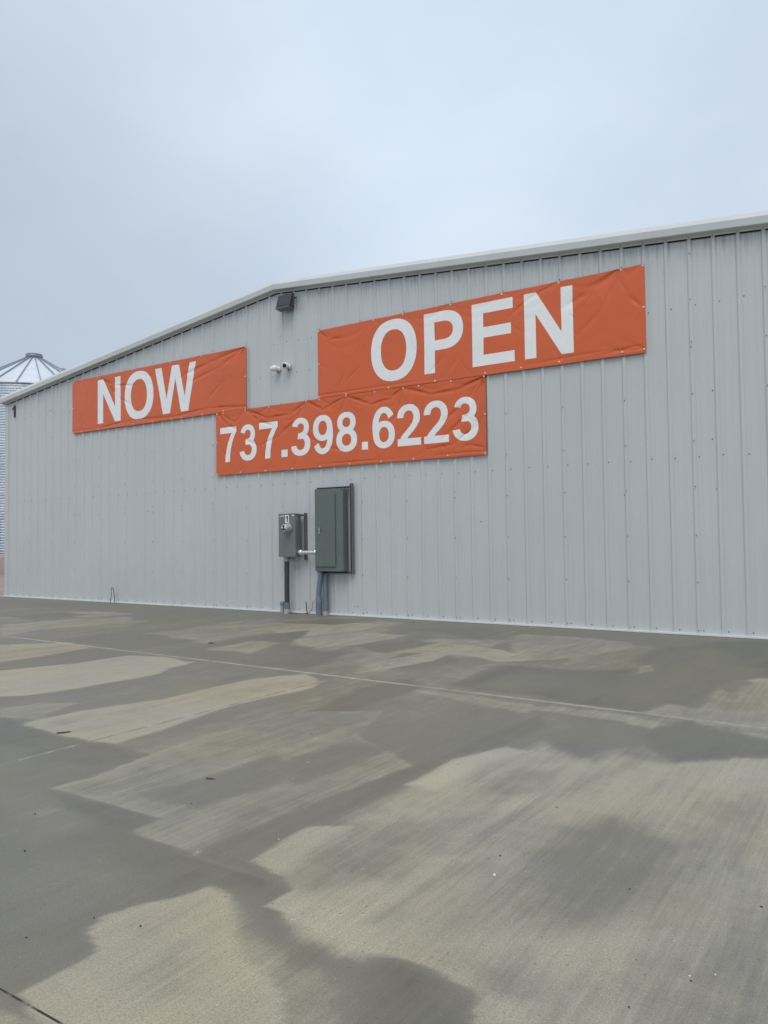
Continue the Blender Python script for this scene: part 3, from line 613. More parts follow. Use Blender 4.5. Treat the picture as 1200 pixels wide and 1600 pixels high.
# ---------------------------------------------------------------- banners
def fixp(x, z, dy=.03): return (x-dy*(18.39-x)/10.9, z-dy*(1.35-z)/10.9)
def make_banner(x0, x1, z0, z1, grom, letters, label, seed, fans, swag, extra):
    rnd = random.Random(seed)
    root = thing('banner', (x0, -.015, z0), label, 'banner')
    YB = -.020
    folds = []
    for (gx, gz, ang, spread, n, amp, ln) in fans:
        for k in range(n):
            a_ = R(ang+spread*((k+.5)/n-.5)*2*rnd.uniform(.8, 1.1))
            folds.append((gx, gz, math.cos(a_), math.sin(a_), amp*rnd.uniform(.6, 1.2)*(1 if rnd.random() < .7 else -.6), ln*rnd.uniform(.6, 1.2), rnd.uniform(.010, .018), rnd.uniform(.07, .12)))
    for (gx, gz) in grom:
        inside = Vector(((x0+x1)/2-gx, (z0+z1)/2-gz)); 
        base = 90 if gz < z0+.1 else (-90 if gz > z1-.1 else (0 if gx < x0+.1 else 180))
        for k in range(2):
            a_ = R(base+rnd.uniform(-70, 70)); folds.append((gx, gz, math.cos(a_), math.sin(a_), rnd.uniform(.002, .005), rnd.uniform(.12, .3), .010, .12))
    creases = [(rnd.uniform(x0+.2, x1-.2), rnd.uniform(z0+.15, z1-.15), R(rnd.choice((rnd.uniform(35, 70), rnd.uniform(100, 150)))), rnd.uniform(-.0022, .003), rnd.uniform(.08, .28), rnd.uniform(.010, .02)) for _ in range(34)]
    def D(x, z):
        d = fbm(x, z*1.3, .9, seed*7, 2)*.012+fbm(x, z, .28, seed*7+3, 2)*.0035
        for gx, gz, c, s_, A, ln, w0, wk in folds:
            a = (x-gx)*c+(z-gz)*s_; p = -(x-gx)*s_+(z-gz)*c
            w_ = w0+wk*np.clip(a, 0, 9); env = np.where(a > 0, np.clip(a/.05, 0, 1)*np.exp(-np.clip(a, 0, 9)/ln), 0)
            d = d+A*env*np.exp(-(p/w_)**2)
        for cx, cz, a_, A, ln, w_ in creases:
            a = (x-cx)*math.cos(a_)+(z-cz)*math.sin(a_); p = -(x-cx)*math.sin(a_)+(z-cz)*math.cos(a_)+a*a*.4
            d = d+A*np.exp(-(a/ln)**2-(p/w_)**2)
        top = sorted([g_[0] for g_ in grom if g_[1] > z1-.1])
        for a, b in zip(top[:-1], top[1:]):          # cloth sags in swags between the upper screws
            t = np.clip((x-a)/(b-a), 0, 1); prof = 4*t*(1-t)
            for q, (dep, A) in enumerate(((.10, 1), (.20, .7), (.31, .4))):
                zc = z1-.02-dep*prof*(b-a)*1.6
                d = d+np.where((x > a) & (x < b), swag*A*prof*np.exp(-((z-zc)/(.018+.02*prof))**2), 0)
        bot = np.exp(-((z-z0-.055)/.018)**2)*.006-np.exp(-((z-z0-.025)/.012)**2)*.003
        d = d+bot*(.5+fbm(x, z, .7, seed+90, 1)*1.6)
        if extra: d = d+extra(x, z)
        return np.clip(d*1.25, -.016, .06)
    step = .022
    xs = np.linspace(x0, x1, int((x1-x0)/step)+1); zs = np.linspace(z0, z1, int((z1-z0)/step)+1)
    edge_in = []
    def warp(x, z):                                   # edges pull in slightly between the screws
        g_t = np.array(sorted([q[0] for q in grom if q[1] > z1-.1])); g_b = np.array(sorted([q[0] for q in grom if q[1] < z0+.1]))
        def sc(x, gs):
            i = np.clip(np.searchsorted(gs, x)-1, 0, len(gs)-2); t = np.clip((x-gs[i])/(gs[i+1]-gs[i]), 0, 1); return 4*t*(1-t)*np.minimum(.005, .006*(gs[i+1]-gs[i]))
        tz = (z-z0)/(z1-z0)
        return x, z-np.clip(tz*8-7, 0, 1)*sc(x, g_t)+np.clip(1-tz*8, 0, 1)*sc(x, g_b)
    pts = []; 
    glyphs = [(ch, place_glyph(ch, *r_)) for ch, *r_ in letters]
    verts = []; edges = []
    for ch, comps in glyphs:
        for c in comps:
            for pl in c[1:]:
                pl = resample(pl); b0 = len(verts); verts += [Vector(p) for p in pl]
                edges += [(b0+i, b0+(i+1) % len(pl)) for i in range(len(pl))]
    XX, ZZ = np.meshgrid(xs, zs); jx = np.array([[rnd.uniform(-.2, .2)*step for _ in xs] for _ in zs]); jx[:, 0] = 0; jx[:, -1] = 0
    for x, z in zip((XX+jx).ravel(), ZZ.ravel()): verts.append(Vector((float(x), float(z))))
    vo, eo, fo, *_ = geometry.delaunay_2d_cdt(verts, edges, [], 0, 1e-5)
    V = np.array([(v.x, v.y) for v in vo]); F = np.array([f for f in fo if len(f) == 3])
    C = V[F].mean(1); x, z = V[:, 0], V[:, 1]
    h = .004; Dv = D(x, z); nx_ = (D(x+h, z)-D(x-h, z))/(2*h); nz_ = (D(x, z+h)-D(x, z-h))/(2*h)
    Nn = np.stack([nx_, -np.ones_like(nx_), nz_], 1)      # surface y = YB - D
    Nn /= np.linalg.norm(Nn, axis=1)[:, None]
    wx, wz = warp(x, z)
    P3 = np.stack([wx, YB-Dv, wz], 1)
    who = np.full(len(F), -1)
    for k, (ch, comps) in enumerate(glyphs):
        xa = min(p[0] for c in comps for p in c[1]); xb = max(p[0] for c in comps for p in c[1])
        s_ = np.where((C[:, 0] > xa-.01) & (C[:, 0] < xb+.01))[0]
        who[s_[inglyph(C[s_, 0], C[s_, 1], comps)]] = k
    off = np.array(wloc(root))
    for k in range(-1, len(glyphs)):
        f = F[who == k]
        if len(f) == 0: continue
        u, inv_ = np.unique(f, return_inverse=True); f2 = inv_.reshape(-1, 3)
        a, b, c = P3[u][f2[:, 0]], P3[u][f2[:, 1]], P3[u][f2[:, 2]]
        flip = np.cross(b-a, c-a)[:, 1] > 0; f2[flip] = f2[flip][:, ::-1]
        me = bpy.data.meshes.new('cloth' if k < 0 else 'letter'); me.from_pydata((P3[u]-off).tolist(), [], f2.tolist())
        me.materials.append(M['vinyl'] if k < 0 else M['letter']); me.polygons.foreach_set('use_smooth', [True]*len(f2))
        me.normals_split_custom_set_from_vertices(Nn[u].tolist()); me.update()
        nm = 'cloth' if k < 0 else ('lettering' if glyphs[k][0].isalpha() else 'lettering')
        o = bpy.data.objects.new(nm, me); COL.objects.link(o); o.parent = root
    # screws with washers through the eyelets
    sm = None
    for gx, gz in grom:
        gx = min(max(gx, x0+.022), x1-.022); gz = min(max(gz, z0+.022), z1-.022)
        yy = float(YB-D(np.array([gx]), np.array([gz]))[0])
        if sm is None:
            mb = MB(); screw_head(mb, 0, 0, 0, r=.015, mi=0)
            sm = bpy.data.meshes.new('eyelet_screw'); sm.from_pydata([tuple(v) for v in mb.v], [], mb.f); sm.materials.append(M['steel_screw'])
        o = bpy.data.objects.new('eyelet_screw', sm); COL.objects.link(o); o.parent = root
        o.location = (gx-off[0], yy-.001-off[1], gz-off[2]); o.rotation_euler = (0, rnd.uniform(0, 1), 0)
    return root

now_g = [(2.48, 5.141), (2.785, 5.128), (3.367, 5.121), (4.609, 5.137), (5.827, 5.13), (6.748, 5.135), (7.978, 5.124), (7.964, 4.527), (7.959, 3.913), (7.365, 3.921), (6.754, 3.919), (6.139, 3.9), (5.841, 3.91), (5.237, 3.9), (4.607, 3.915), (3.379, 3.913), (2.775, 3.911), (2.44, 3.911), (2.451, 4.474)]
opn_g = [(9.772, 5.128), (10.991, 5.129), (11.585, 5.134), (9.778, 4.516), (9.757, 3.92), (10.385, 3.908), (11.282, 3.908), (12.189, 3.909), (12.502, 5.13), (13.402, 5.141), (14.325, 5.152), (13.705, 3.926), (13.096, 3.923), (15.244, 5.164), (15.558, 5.15), (15.547, 4.529), (15.542, 3.939), (15.239, 3.94), (14.308, 3.931)]
ph_g = [(7.18, 3.887), (7.356, 3.909), (7.963, 3.9), (8.571, 3.88), (9.487, 3.89), (9.78, 3.895), (10.384, 3.879), (10.996, 3.877), (11.58, 3.885), (11.878, 3.882), (12.485, 3.893), (13.092, 3.892), (13.087, 3.277), (13.079, 2.65), (12.407, 2.675), (11.754, 2.664), (11.101, 2.665), (10.446, 2.666), (9.786, 2.661), (9.137, 2.659), (8.466, 2.657), (7.813, 2.671), (7.178, 2.657), (7.173, 3.296)]
now_g, opn_g, ph_g = [[fixp(*q) for q in L_] for L_ in (now_g, opn_g, ph_g)]
def lx(a, b): return fixp(a, 4)[0], fixp(b, 4)[0]
def fold_line(pts, A, w_):
    def f(x, z):
        d = 0
        for (xa, za), (xb, zb) in zip(pts[:-1], pts[1:]):
            ex, ez = xb-xa, zb-za; l2 = ex*ex+ez*ez; t = np.clip(((x-xa)*ex+(z-za)*ez)/l2, 0, 1)
            dd = (x-xa-ex*t)**2+(z-za-ez*t)**2; d = np.maximum(d, np.exp(-dd/w_**2)*np.sin(np.pi*np.clip(t, .12, .88)))
        return d*A
    return f
def many(*fs): return lambda x, z: sum(f(x, z) for f in fs)
now_x = many(fold_line([(3.4, 5.1), (3.9, 4.85), (4.7, 4.75)], .010, .030), fold_line([(3.5, 5.08), (4.1, 4.55), (4.5, 4.35)], .009, .03), fold_line([(6.1, 4.75), (7.0, 4.95), (7.9, 5.10)], .012, .035),
             fold_line([(6.3, 4.6), (7.2, 4.8), (7.85, 5.05)], .009, .03), fold_line([(5.9, 3.95), (6.9, 4.02), (7.9, 3.96)], .011, .022), fold_line([(3.4, 3.93), (4.4, 4.0), (5.8, 3.97)], .009, .02), fold_line([(6.9, 4.2), (7.3, 4.5)], .006, .02), fold_line([(2.6, 4.1), (2.9, 4.35)], .005, .02))
opn_x = many(fold_line([(15.2, 5.1), (14.8, 4.90), (14.35, 4.72)], .010, .040), fold_line([(15.22, 5.1), (14.95, 4.6), (14.6, 4.3)], .007, .035), fold_line([(15.5, 4.55), (15.33, 4.75), (15.2, 5.0)], .006, .028),
             fold_line([(13.5, 4.75), (13.9, 5.0), (14.28, 5.12)], .008, .025), fold_line([(10.4, 4.15), (10.65, 4.35)], .006, .018), fold_line([(10.2, 4.05), (10.35, 4.3)], .006, .018), fold_line([(12.0, 4.0), (12.35, 4.3)], .006, .02),
             fold_line([(12.4, 4.0), (12.6, 4.25)], .005, .02), fold_line([(9.8, 5.1), (10.0, 4.93), (10.3, 4.92)], .010, .022), fold_line([(15.0, 3.96), (15.5, 4.0)], .009, .02), fold_line([(13.8, 3.97), (15.1, 4.0)], .005, .02))
ph_x = many(fold_line([(7.2, 3.87), (7.45, 3.62), (7.7, 3.52)], .012, .026), fold_line([(7.3, 3.85), (7.65, 3.66), (7.9, 3.86)], .010, .022), fold_line([(7.99, 3.87), (8.3, 3.62), (8.6, 3.52)], .012, .026),
            fold_line([(8.0, 3.87), (8.5, 3.66), (9.1, 3.68), (9.46, 3.87)], .014, .026), fold_line([(9.46, 3.87), (9.2, 3.55), (8.95, 3.4)], .010, .03), fold_line([(9.48, 3.87), (9.85, 3.68), (10.35, 3.86)], .014, .024),
            fold_line([(10.38, 3.86), (10.2, 3.55)], .009, .025), fold_line([(10.4, 3.86), (10.9, 3.66), (11.3, 3.72), (11.56, 3.86)], .014, .026), fold_line([(11.58, 3.86), (11.45, 3.5), (11.3, 3.3)], .009, .026),
            fold_line([(11.6, 3.86), (12.1, 3.7), (12.6, 3.72), (13.06, 3.86)], .014, .03), fold_line([(13.07, 3.86), (12.75, 3.5), (12.35, 3.25)], .014, .035), fold_line([(13.07, 3.86), (12.9, 3.4), (12.3, 2.95)], .010, .03),
            fold_line([(12.9, 3.1), (12.5, 2.85), (12.0, 2.8)], .009, .026), fold_line([(13.05, 2.75), (12.8, 2.82), (12.7, 2.8)], .009, .02), fold_line([(7.9, 3.3), (8.3, 3.15), (8.8, 3.3), (9.1, 3.5)], .008, .03), fold_line([(9.4, 3.3), (9.9, 3.0), (10.4, 2.9)], .006, .03),
            fold_line([(7.25, 3.2), (7.45, 2.95), (7.5, 2.72)], .006, .025))
ZN0, ZN1 = fixp(5, 4.030)[1], fixp(5, 5.022)[1]
make_banner(fixp(2.432, 4)[0], fixp(7.990, 4)[0], 3.893, 5.128, now_g,
    [('N', *lx(3.379, 4.194), ZN0, ZN1), ('O', *lx(4.337, 5.28), ZN0, ZN1), ('W', *lx(5.341, 6.593), ZN0, ZN1)],
    'orange banner reading NOW in white capitals, left of the security cameras', 5, [(3.34, 5.11, -45, 30, 4, .007, .4), (7.93, 5.1, 200, 22, 4, .009, .7)], .003, now_x)
make_banner(fixp(9.762, 4)[0], fixp(15.572, 4)[0], 3.897, 5.145, opn_g,
    [('O', *lx(10.934, 11.85), fixp(5, 4.042)[1], fixp(5, 5.038)[1]), ('P', *lx(11.998, 12.721), fixp(5, 4.042)[1], fixp(5, 5.038)[1]), ('E', *lx(12.881, 13.602), fixp(5, 4.042)[1], fixp(5, 5.038)[1]), ('N', *lx(13.77, 14.532), fixp(5, 4.042)[1], fixp(5, 5.038)[1])],
    'longest orange banner, reading OPEN in white capitals, under the right slope of the roof', 8, [(15.22, 5.14, 215, 20, 4, .009, .6), (11.57, 5.12, -60, 30, 3, .006, .3), (9.76, 5.11, -35, 18, 3, .006, .3)], .0025, opn_x)
DX = [7.271, 7.718, 7.797, 8.243, 8.316, 8.785, 8.873, 9.023, 9.108, 9.568, 9.63, 10.086, 10.158, 10.613, 10.713, 10.841, 10.94, 11.396, 11.45, 11.909, 11.97, 12.433, 12.507, 12.966]
zb, zt_ = fixp(5, 2.893)[1], fixp(5, 3.580)[1]
make_banner(fixp(7.156, 4)[0], fixp(13.098, 4)[0], 2.643, 3.898, ph_g,
    [(ch, *lx(DX[2*i], DX[2*i+1]), zb, zt_) for i, ch in enumerate('737.398.6223')],
    'orange banner with the phone number 737.398.6223 in white, hung below the other two', 12, [(13.06, 3.87, 218, 26, 6, .009, .7), (7.96, 3.88, -70, 30, 3, .006, .3), (10.36, 3.87, -85, 40, 4, .006, .35)], .004, ph_x)

# gable numeral
mb = MB()
for c in place_glyph('1', -.125, -.002, 4.52, 4.83):
    n = len(c[1]); P_ = c[1]; vs = [(x, -.014, z) for x, z in P_]+[(x, -.0005, z) for x, z in P_]
    mb.add(vs, [tuple(range(n))]+[(i, (i+1) % n, n+(i+1) % n, n+i) for i in range(n)])
mb.build('unit_number', M['black'], bld)

# ---------------------------------------------------------------- wall light
wl = thing('wall_light', (9.04, 0, 5.66), 'dark box-shaped wall light with slanted face mounted just under the roof peak', 'wall light')
def wl_pts(x0, x1, ytop, ybot, z0, z1, yb): return [(x0, yb, z0), (x1, yb, z0), (x0, yb, z1), (x1, yb, z1), (x0, ytop, z1), (x1, ytop, z1), (x0, ybot, z0), (x1, ybot, z0)]
X0, X1 = 8.865, 9.20
mb = MB(); mb.hull(wl_pts(X0, X1, -.095, -.185, 5.655, 5.925, -.03), 0, .006); mb.box(X0+.06, X1-.06, -.03, 0, 5.68, 5.90, .003); mb.build('housing', M['bronze'], wl)
def lerpy(z): return -.095-(5.925-z)/.27*.09
mb = MB(); mb.hull([(x, lerpy(z)+dy, z) for x in (X0+.03, X1-.03) for z in (5.70, 5.895) for dy in (-.006, .01)], 0, .003); mb.build('lens', M['bronze_lens'], wl)
mb = MB()
mb.hull([(x, y, z) for x in (X0+.005, X1-.005) for y, z in ((-.19, 5.648), (-.19, 5.672), (-.045, 5.630), (-.045, 5.654))], 0, .004); mb.build('bottom_frame', M['bronze_frame'], wl)
mb = MB(); 
for k in range(5): mb.box(X1+.001, X1+.009, -.085+.0, -.05, 5.69+k*.042, 5.715+k*.042, .002)
mb.build('side_fins', M['bronze_frame'], wl)
mb = MB(); mb.lathe([(.0, 0), (.014, 0), (.014, .05), (.0, .05)], (X1, -.03, 5.845), (1, 0, 0), 12); mb.build('conduit_plug', M['dark'], wl)

# ---------------------------------------------------------------- security cameras
def sec_cam(x, z, look, shroud, label):
    r_ = thing('security_camera', (x, 0, z), label, 'security camera')
    mb = MB(); mb.lathe([(0, 0), (.058, 0), (.060, .01), (.058, .034), (.045, .046), (0, .046)], (x, 0, z-.005), (0, -1, 0), 28); mb.build('mounting_base', M['white_plastic'], r_)
    d = Vector(look).normalized(); c = Vector((x, -.085, z))+d*.005
    mb = MB()
    if shroud:
        prof = [(0, -.055), (.030, -.05), (.052, -.03), (.062, 0), (.060, .03), (.050, .058), (.036, .088), (.026, .098), (.0, .094)]
    else:
        prof = [(0, -.068), (.030, -.06), (.052, -.042), (.064, -.015), (.067, .01), (.060, .036), (.050, .05), (.046, .052), (.041, .044), (0, .044)]
    mb.lathe(prof, c, d, 32); mb.build('camera_body', M['white_plastic'], r_)
    if not shroud:
        mb = MB(); mb.lathe([(0, .053), (.014, .052), (.030, .0475), (.040, .045), (.041, .040)], c, d, 28); mb.build('lens', M['lens'], r_)
    else:
        mb = MB(); mb.lathe([(0, .0975), (.018, .099), (.018, .094)], c, d, 20); mb.build('lens', M['lens'], r_)
    mb = MB(); mb.lathe([(.0, 0), (.016, 0), (.018, .018), (.012, .034), (0, .036)], (x+.03, -.035, z-.052), (.1, -.2, -1), 12); mb.build('cable_gland', M['bronze_frame'], r_)
sec_cam(8.765, 4.572, (-.93, -.30, -.02), True, 'small white security camera turned away to the left, nearer the NOW banner')
sec_cam(9.02, 4.585, (.25, -.93, -.16), False, 'small white security camera with its black lens facing out, nearer the OPEN banner')

# ---------------------------------------------------------------- meter box
def strut(mb, a, b, y0=-.0415, y1=-.0005, wd=.041, vertical=True):
    """slotted channel: a web, two flanges, open side outward with inturned lips"""
    (xa, za), (xb, zb) = a, b
    if vertical:
        x = xa; mb.box(x, x+wd, y1-.003, y1, za, zb); mb.box(x, x+.003, y0, y1-.003, za, zb); mb.box(x+wd-.003, x+wd, y0, y1-.003, za, zb)
        mb.box(x+.003, x+.011, y0, y0+.003, za, zb); mb.box(x+wd-.011, x+wd-.003, y0, y0+.003, za, zb)
    else:
        z = za; mb.box(xa, xb, y1-.003, y1, z, z+wd); mb.box(xa, xb, y0, y1-.003, z, z+.003); mb.box(xa, xb, y0, y1-.003, z+wd-.003, z+wd)
        mb.box(xa, xb, y0, y0+.003, z+.003, z+.011); mb.box(xa, xb, y0, y0+.003, z+wd-.011, z+wd-.003)
mt = thing('meter_box', (9.135, 0, 1.04), 'smaller dark grey electric meter box with a white 1 label and round glass meter', 'meter box')
bx0, bx1, bz0, bz1, by = 8.940, 9.335, 1.042, 1.823, -.222
mb = MB(); mb.box(bx0, bx1, by+.010, -.062, bz0, bz1, .004); mb.build('enclosure', M['box'], mt)
mb = MB(); mb.box(bx0-.003, bx1+.003, by, by+.030, bz0-.004, bz1+.006, .005); mb.box(bx0+.15, bx0+.26, by-.006, by+.004, bz0-.002, bz0+.016, .002); mb.build('cover', M['box'], mt)
mb = MB(); strut(mb, (9.392, .975), (9.392, 1.835)); mb.box(9.395, 9.43, -.038, -.036, .98, 1.83, mi=1); mb.build('strut', [M['strut'], M['dark']], mt)
mb = MB(); strut(mb, (8.985, .985), (8.985, 1.80)); mb.box(8.988, 9.023, -.038, -.036, .99, 1.79, mi=1); mb.build('strut', [M['strut'], M['dark']], mt)
for zz in (1.775, 1.075):
    mb = MB(); strut(mb, (8.95, zz), (9.44, zz), y0=-.0615, y1=-.043, wd=.035, vertical=False); mb.build('cross_strut', M['strut'], mt)
gx, gz = 9.178, 1.560
mb = MB(); mb.lathe([(0, 0), (.088, 0), (.088, .022), (.080, .030), (.072, .030)], (gx, by, gz), (0, -1, 0), 40); mb.build('meter_ring', M['pvc_pale'], mt)
mg = MB(); mg.lathe([(.074, .028), (.072, .10), (.069, .122), (.060, .133), (.054, .134), (0.0, .134)], (gx, by, gz), (0, -1, 0), 40); md = mg.build('meter_glass', M['glass'], mt)
mb = MB(); mb.lathe([(0, .137), (.055, .137), (.056, .132)], (gx, by, gz), (0, -1, 0), 36); mb.build('meter_dial', M['meter_face'], md)
mb = MB(); yq = by-.137
mb.box(gx-.054, gx+.054, yq-.003, yq-.0005, gz-.030, gz-.008); mb.box(gx-.026, gx+.026, yq-.003, yq-.0005, gz+.018, gz+.052, .001); mb.box(gx-.014, gx+.014, yq-.003, yq-.0005, gz-.006, gz+.016)
for k in range(3): mb.box(gx-.03+k*.025, gx-.018+k*.025, yq-.003, yq-.0005, gz-.045, gz-.036)
mb.build('dial_markings', M['black'], md)
mb = MB(); mb.box(9.100, 9.188, by-.0015, by-.0002, 1.655, 1.802); st = mb.build('number_label', M['sticker'], mt)
mb = MB()
for c in place_glyph('1', 9.118, 9.166, 1.672, 1.788):
    P_ = c[1]; n = len(P_); vs = [(x, by-.003, z) for x, z in P_]+[(x, by-.0016, z) for x, z in P_]
    mb.add(vs, [tuple(range(n))]+[(i, (i+1) % n, n+(i+1) % n, n+i) for i in range(n)])
mb.build('numeral', M['black'], st)
mb = MB(); rr = random.Random(4)
for k in range(9):
    xx = 8.968+k*.0125; mb.box(xx, xx+rr.uniform(.006, .010), by-.0012, by-.0002, 1.772+k*.0006, 1.772+rr.uniform(.016, .026))
mb.build('small_label', M['sticker'], mt)
mb = MB(); mb.box(9.262, 9.315, by-.0012, by-.0002, 1.780, 1.798); mb.build('small_label', M['sticker'], mt)
mb = MB(); mb.box(bx1+.0032, bx1+.0045, -.205, -.155, 1.70, 1.765); ws = mb.build('side_sticker', M['pvc_pale'], mt)
mb = MB()
for k in range(4): mb.box(bx1+.0046, bx1+.0054, -.200+.002*k, -.165+.003*k, 1.708+k*.014, 1.714+k*.014)
mb.build('side_sticker_print', M['box'], ws)

def pipe(name, label, segs, cat='conduit', group=None):
    r_ = thing(name, segs[0][1][0], label, cat, group)
    for nm, pth, rad, mat in segs:
        mb = MB(); mb.tube(pth, rad, 20); mb.build(nm, mat, r_)
    return r_
pipe('conduit', 'dark vertical riser running from the meter box down to the concrete', [
    ('grout_collar', [(9.045, -.125, 0), (9.045, -.125, .04), (9.045, -.125, .095)], [.062, .058, .046], M['grout']),
    ('coupling', [(9.045, -.125, .085), (9.045, -.125, .20)], .0535, M['pvc']),
    ('pipe', [(9.045, -.125, .19), (9.047, -.125, .96)], .046, M['pvc_dark']),
    ('top_fitting', [(9.047, -.125, .95), (9.047, -.125, 1.0), (9.047, -.125, 1.041)], [.050, .052, .052], M['pvc_pale'])])
pipe('conduit', 'short capped pale stub pipe standing left of the dark riser under the meter box', [
    ('pipe', [(8.905, -.10, 0), (8.905, -.10, .15)], .033, M['pvc_pale']),
    ('cap', [(8.905, -.10, .145), (8.905, -.10, .205), (8.905, -.10, .21)], [.042, .042, .036], M['pvc'])])
pipe('conduit', 'shiny galvanised horizontal conduit joining the meter box to the tall panel', [
    ('pipe', [(9.338, -.135, 1.118), (9.768, -.135, 1.118)], .041, M['galv']),
    ('left_coupling', [(9.345, -.135, 1.118), (9.352, -.135, 1.118), (9.415, -.135, 1.118), (9.42, -.135, 1.118)], [.046, .051, .051, .046], M['galv']),
    ('right_coupling', [(9.70, -.135, 1.118), (9.705, -.135, 1.118), (9.755, -.135, 1.118), (9.76, -.135, 1.118)], [.046, .051, .051, .046], M['galv'])])
ya = -.125
pipe('conduit', 'grey pipe with a slight bend and couplings, front one of two below the tall panel', [
    ('lower_pipe', [(9.786, ya, 0), (9.786, ya, .12)], .0535, M['pvc']),
    ('coupling', [(9.786, ya, .115), (9.786, ya, .125), (9.786, ya, .31), (9.786, ya, .318)], [.0525, .0555, .0555, .0525], M['pvc']),
    ('upper_pipe', [(9.786, ya, .31), (9.788, ya, .40), (9.797, ya, .48), (9.812, ya, .57), (9.824, ya, .65), (9.828, ya, .72), (9.828, ya, .778)], .0465, M['pvc'])])
pipe('conduit', 'paler grey pipe behind and right of the bent one, close to the wall', [
    ('grout_collar', [(9.885, -.058, 0), (9.885, -.058, .085)], [.052, .046], M['grout']),
    ('coupling', [(9.885, -.058, .09), (9.885, -.058, .24)], .054, M['pvc']),
    ('pipe', [(9.885, -.058, .23), (9.89, -.058, .74)], .046, M['pvc'])])

# ---------------------------------------------------------------- tall electrical panel
pn = thing('electrical_panel', (10.08, 0, .78), 'tall grey-green electrical panel with a hinged door and small chrome handle', 'electrical panel')
qx0, qx1, qz0, qz1, qy = 9.768, 10.392, .785, 2.238, -.192
mb = MB(); mb.box(qx0+.003, qx1-.003, qy+.012, -.0625, qz0+.003, qz1-.003, .004); mb.build('enclosure', M['panel'], pn)
mb = MB(); mb.box(qx0, qx1, qy, qy+.014, qz0, qz1, .004)
for x, z in ((9.785, 2.215), (10.37, 2.215), (9.785, .81), (10.37, .81), (10.34, 2.1), (9.783, 1.9)): screw_head(mb, x, qy, z, r=.008, mi=1)
mb.build('front_cover', [M['panel'], M['screw']], pn)
mb = MB(); mb.box(9.792, 10.232, qy-.024, qy+.001, .868, 2.152, .004); dr = mb.build('door', M['panel_door'], pn)
mb = MB(); mb.box(9.872, 9.904, qy-.034, qy-.0245, 1.45, 1.55, .004); mb.hull([(9.872, qy-.036, 1.455), (9.892, qy-.036, 1.445), (9.900, qy-.062, 1.56), (9.922, qy-.062, 1.55), (9.876, qy-.030, 1.46), (9.906, qy-.030, 1.545)], 0, .002); mb.build('handle', M['galv'], dr)
for z in (1.0, 1.6, 2.03):
    mb = MB(); mb.tube([(10.238, qy-.007, z), (10.238, qy-.007, z+.06)], .006, 10); mb.build('hinge', M['panel'], pn)
for zz in (2.238, .742):
    mb = MB(); strut(mb, (9.70, zz), (10.445, zz), y0=-.0615, y1=-.0205, wd=.041, vertical=False)
    for k in range(13): mb.box(9.715+k*.056, 9.745+k*.056, -.064, -.0618, zz+.010, zz+.031, mi=1)
    mb.build('horizontal_strut', [M['strut'], M['dark']], pn)
for xx in (10.448, 9.80):
    mb = MB(); za, zb_ = (.735, 2.325) if xx > 10 else (.80, 2.2)
    strut(mb, (xx, za), (xx, zb_), y0=-.0415 if xx < 10 else -.062)
    mb.box(xx+.004, xx+.037, (-.0385 if xx < 10 else -.057), (-.0375 if xx < 10 else -.056), za+.01, zb_-.01, mi=1); mb.build('vertical_strut', [M['strut'], M['dark']], pn)

# ---------------------------------------------------------------- rods and wires at the wall foot
r_ = MB(); r_.tube([(9.462, -.055, 0), (9.452, -.06, .10), (9.440, -.062, .222)], [.0095, .0085, .0075], 10)
tag(r_.build('ground_rod', M['black']), 'short black stake standing in the concrete between the two sets of conduits', 'ground rod')
r_ = MB(); pth = [(9.09, -.155, .012), (9.2, -.16, .010), (9.33, -.15, .012), (9.46, -.075, .016), (9.52, -.07, .03), (9.56, -.06, .07), (9.585, -.055, .13), (9.588, -.055, .19), (9.60, -.055, .225), (9.615, -.055, .228)]
def smooth(p, n=6):
    P_ = [Vector(q) for q in p]; o_ = []
    for i in range(len(P_)-1):
        a, b, c, d = P_[max(i-1, 0)], P_[i], P_[i+1], P_[min(i+2, len(P_)-1)]
        for k in range(n):
            t = k/n; o_.append(.5*((2*b)+(c-a)*t+(2*a-5*b+4*c-d)*t*t+(3*b-a-3*c+d)*t**3))
    return o_+[P_[-1]]
r_.tube(smooth(pth), .0042, 8); tag(r_.build('ground_wire', M['copper']), 'thin bare wire lying along the wall foot and curling up beside the black stake', 'wire')
r_ = MB(); r_.tube(smooth([(3.985, -.17, 0), (3.99, -.15, .14), (3.975, -.13, .27), (3.962, -.12, .335), (3.975, -.10, .338), (4.00, -.085, .25), (4.01, -.075, .02)]), .0075, 8)
tag(r_.build('bent_rod', M['rod']), 'thin bent grey rod sticking up from the concrete far left of the meter box', 'rod')

# ---------------------------------------------------------------- grain bin beyond the building
BX, BY, BR, BE, BA, BB = -16.95, 11.0, 3.55, 8.66, 10.62, .80
gb = thing('grain_bin', (BX, BY, 0), 'tall corrugated steel grain bin with a conical roof beyond the left corner', 'grain bin')
mb = MB(); pitch = .118; n = int((BE-BB)/pitch)
prof = []
for i in range(n*8+1):
    prof.append((BR+.045*math.sin(i/8*2*math.pi), BB+i/8*pitch))
mb.lathe(prof, (BX, BY, 0), (0, 0, 1), 200); mb.build('corrugated_wall', M['corr'], gb, fix=False)
zt = prof[-1][1]
mb = MB(); mb.lathe([(BR-.02, zt-.02), (BR+.07, zt-.03), (BR+.09, zt+.0), (.30, BA-.12), (.30, BA-.02), (0, BA-.02)], (BX, BY, 0), (0, 0, 1), 22*4, smooth=False); roofo = mb.build('conical_roof', M['bin_roof'], gb)
mb = MB()
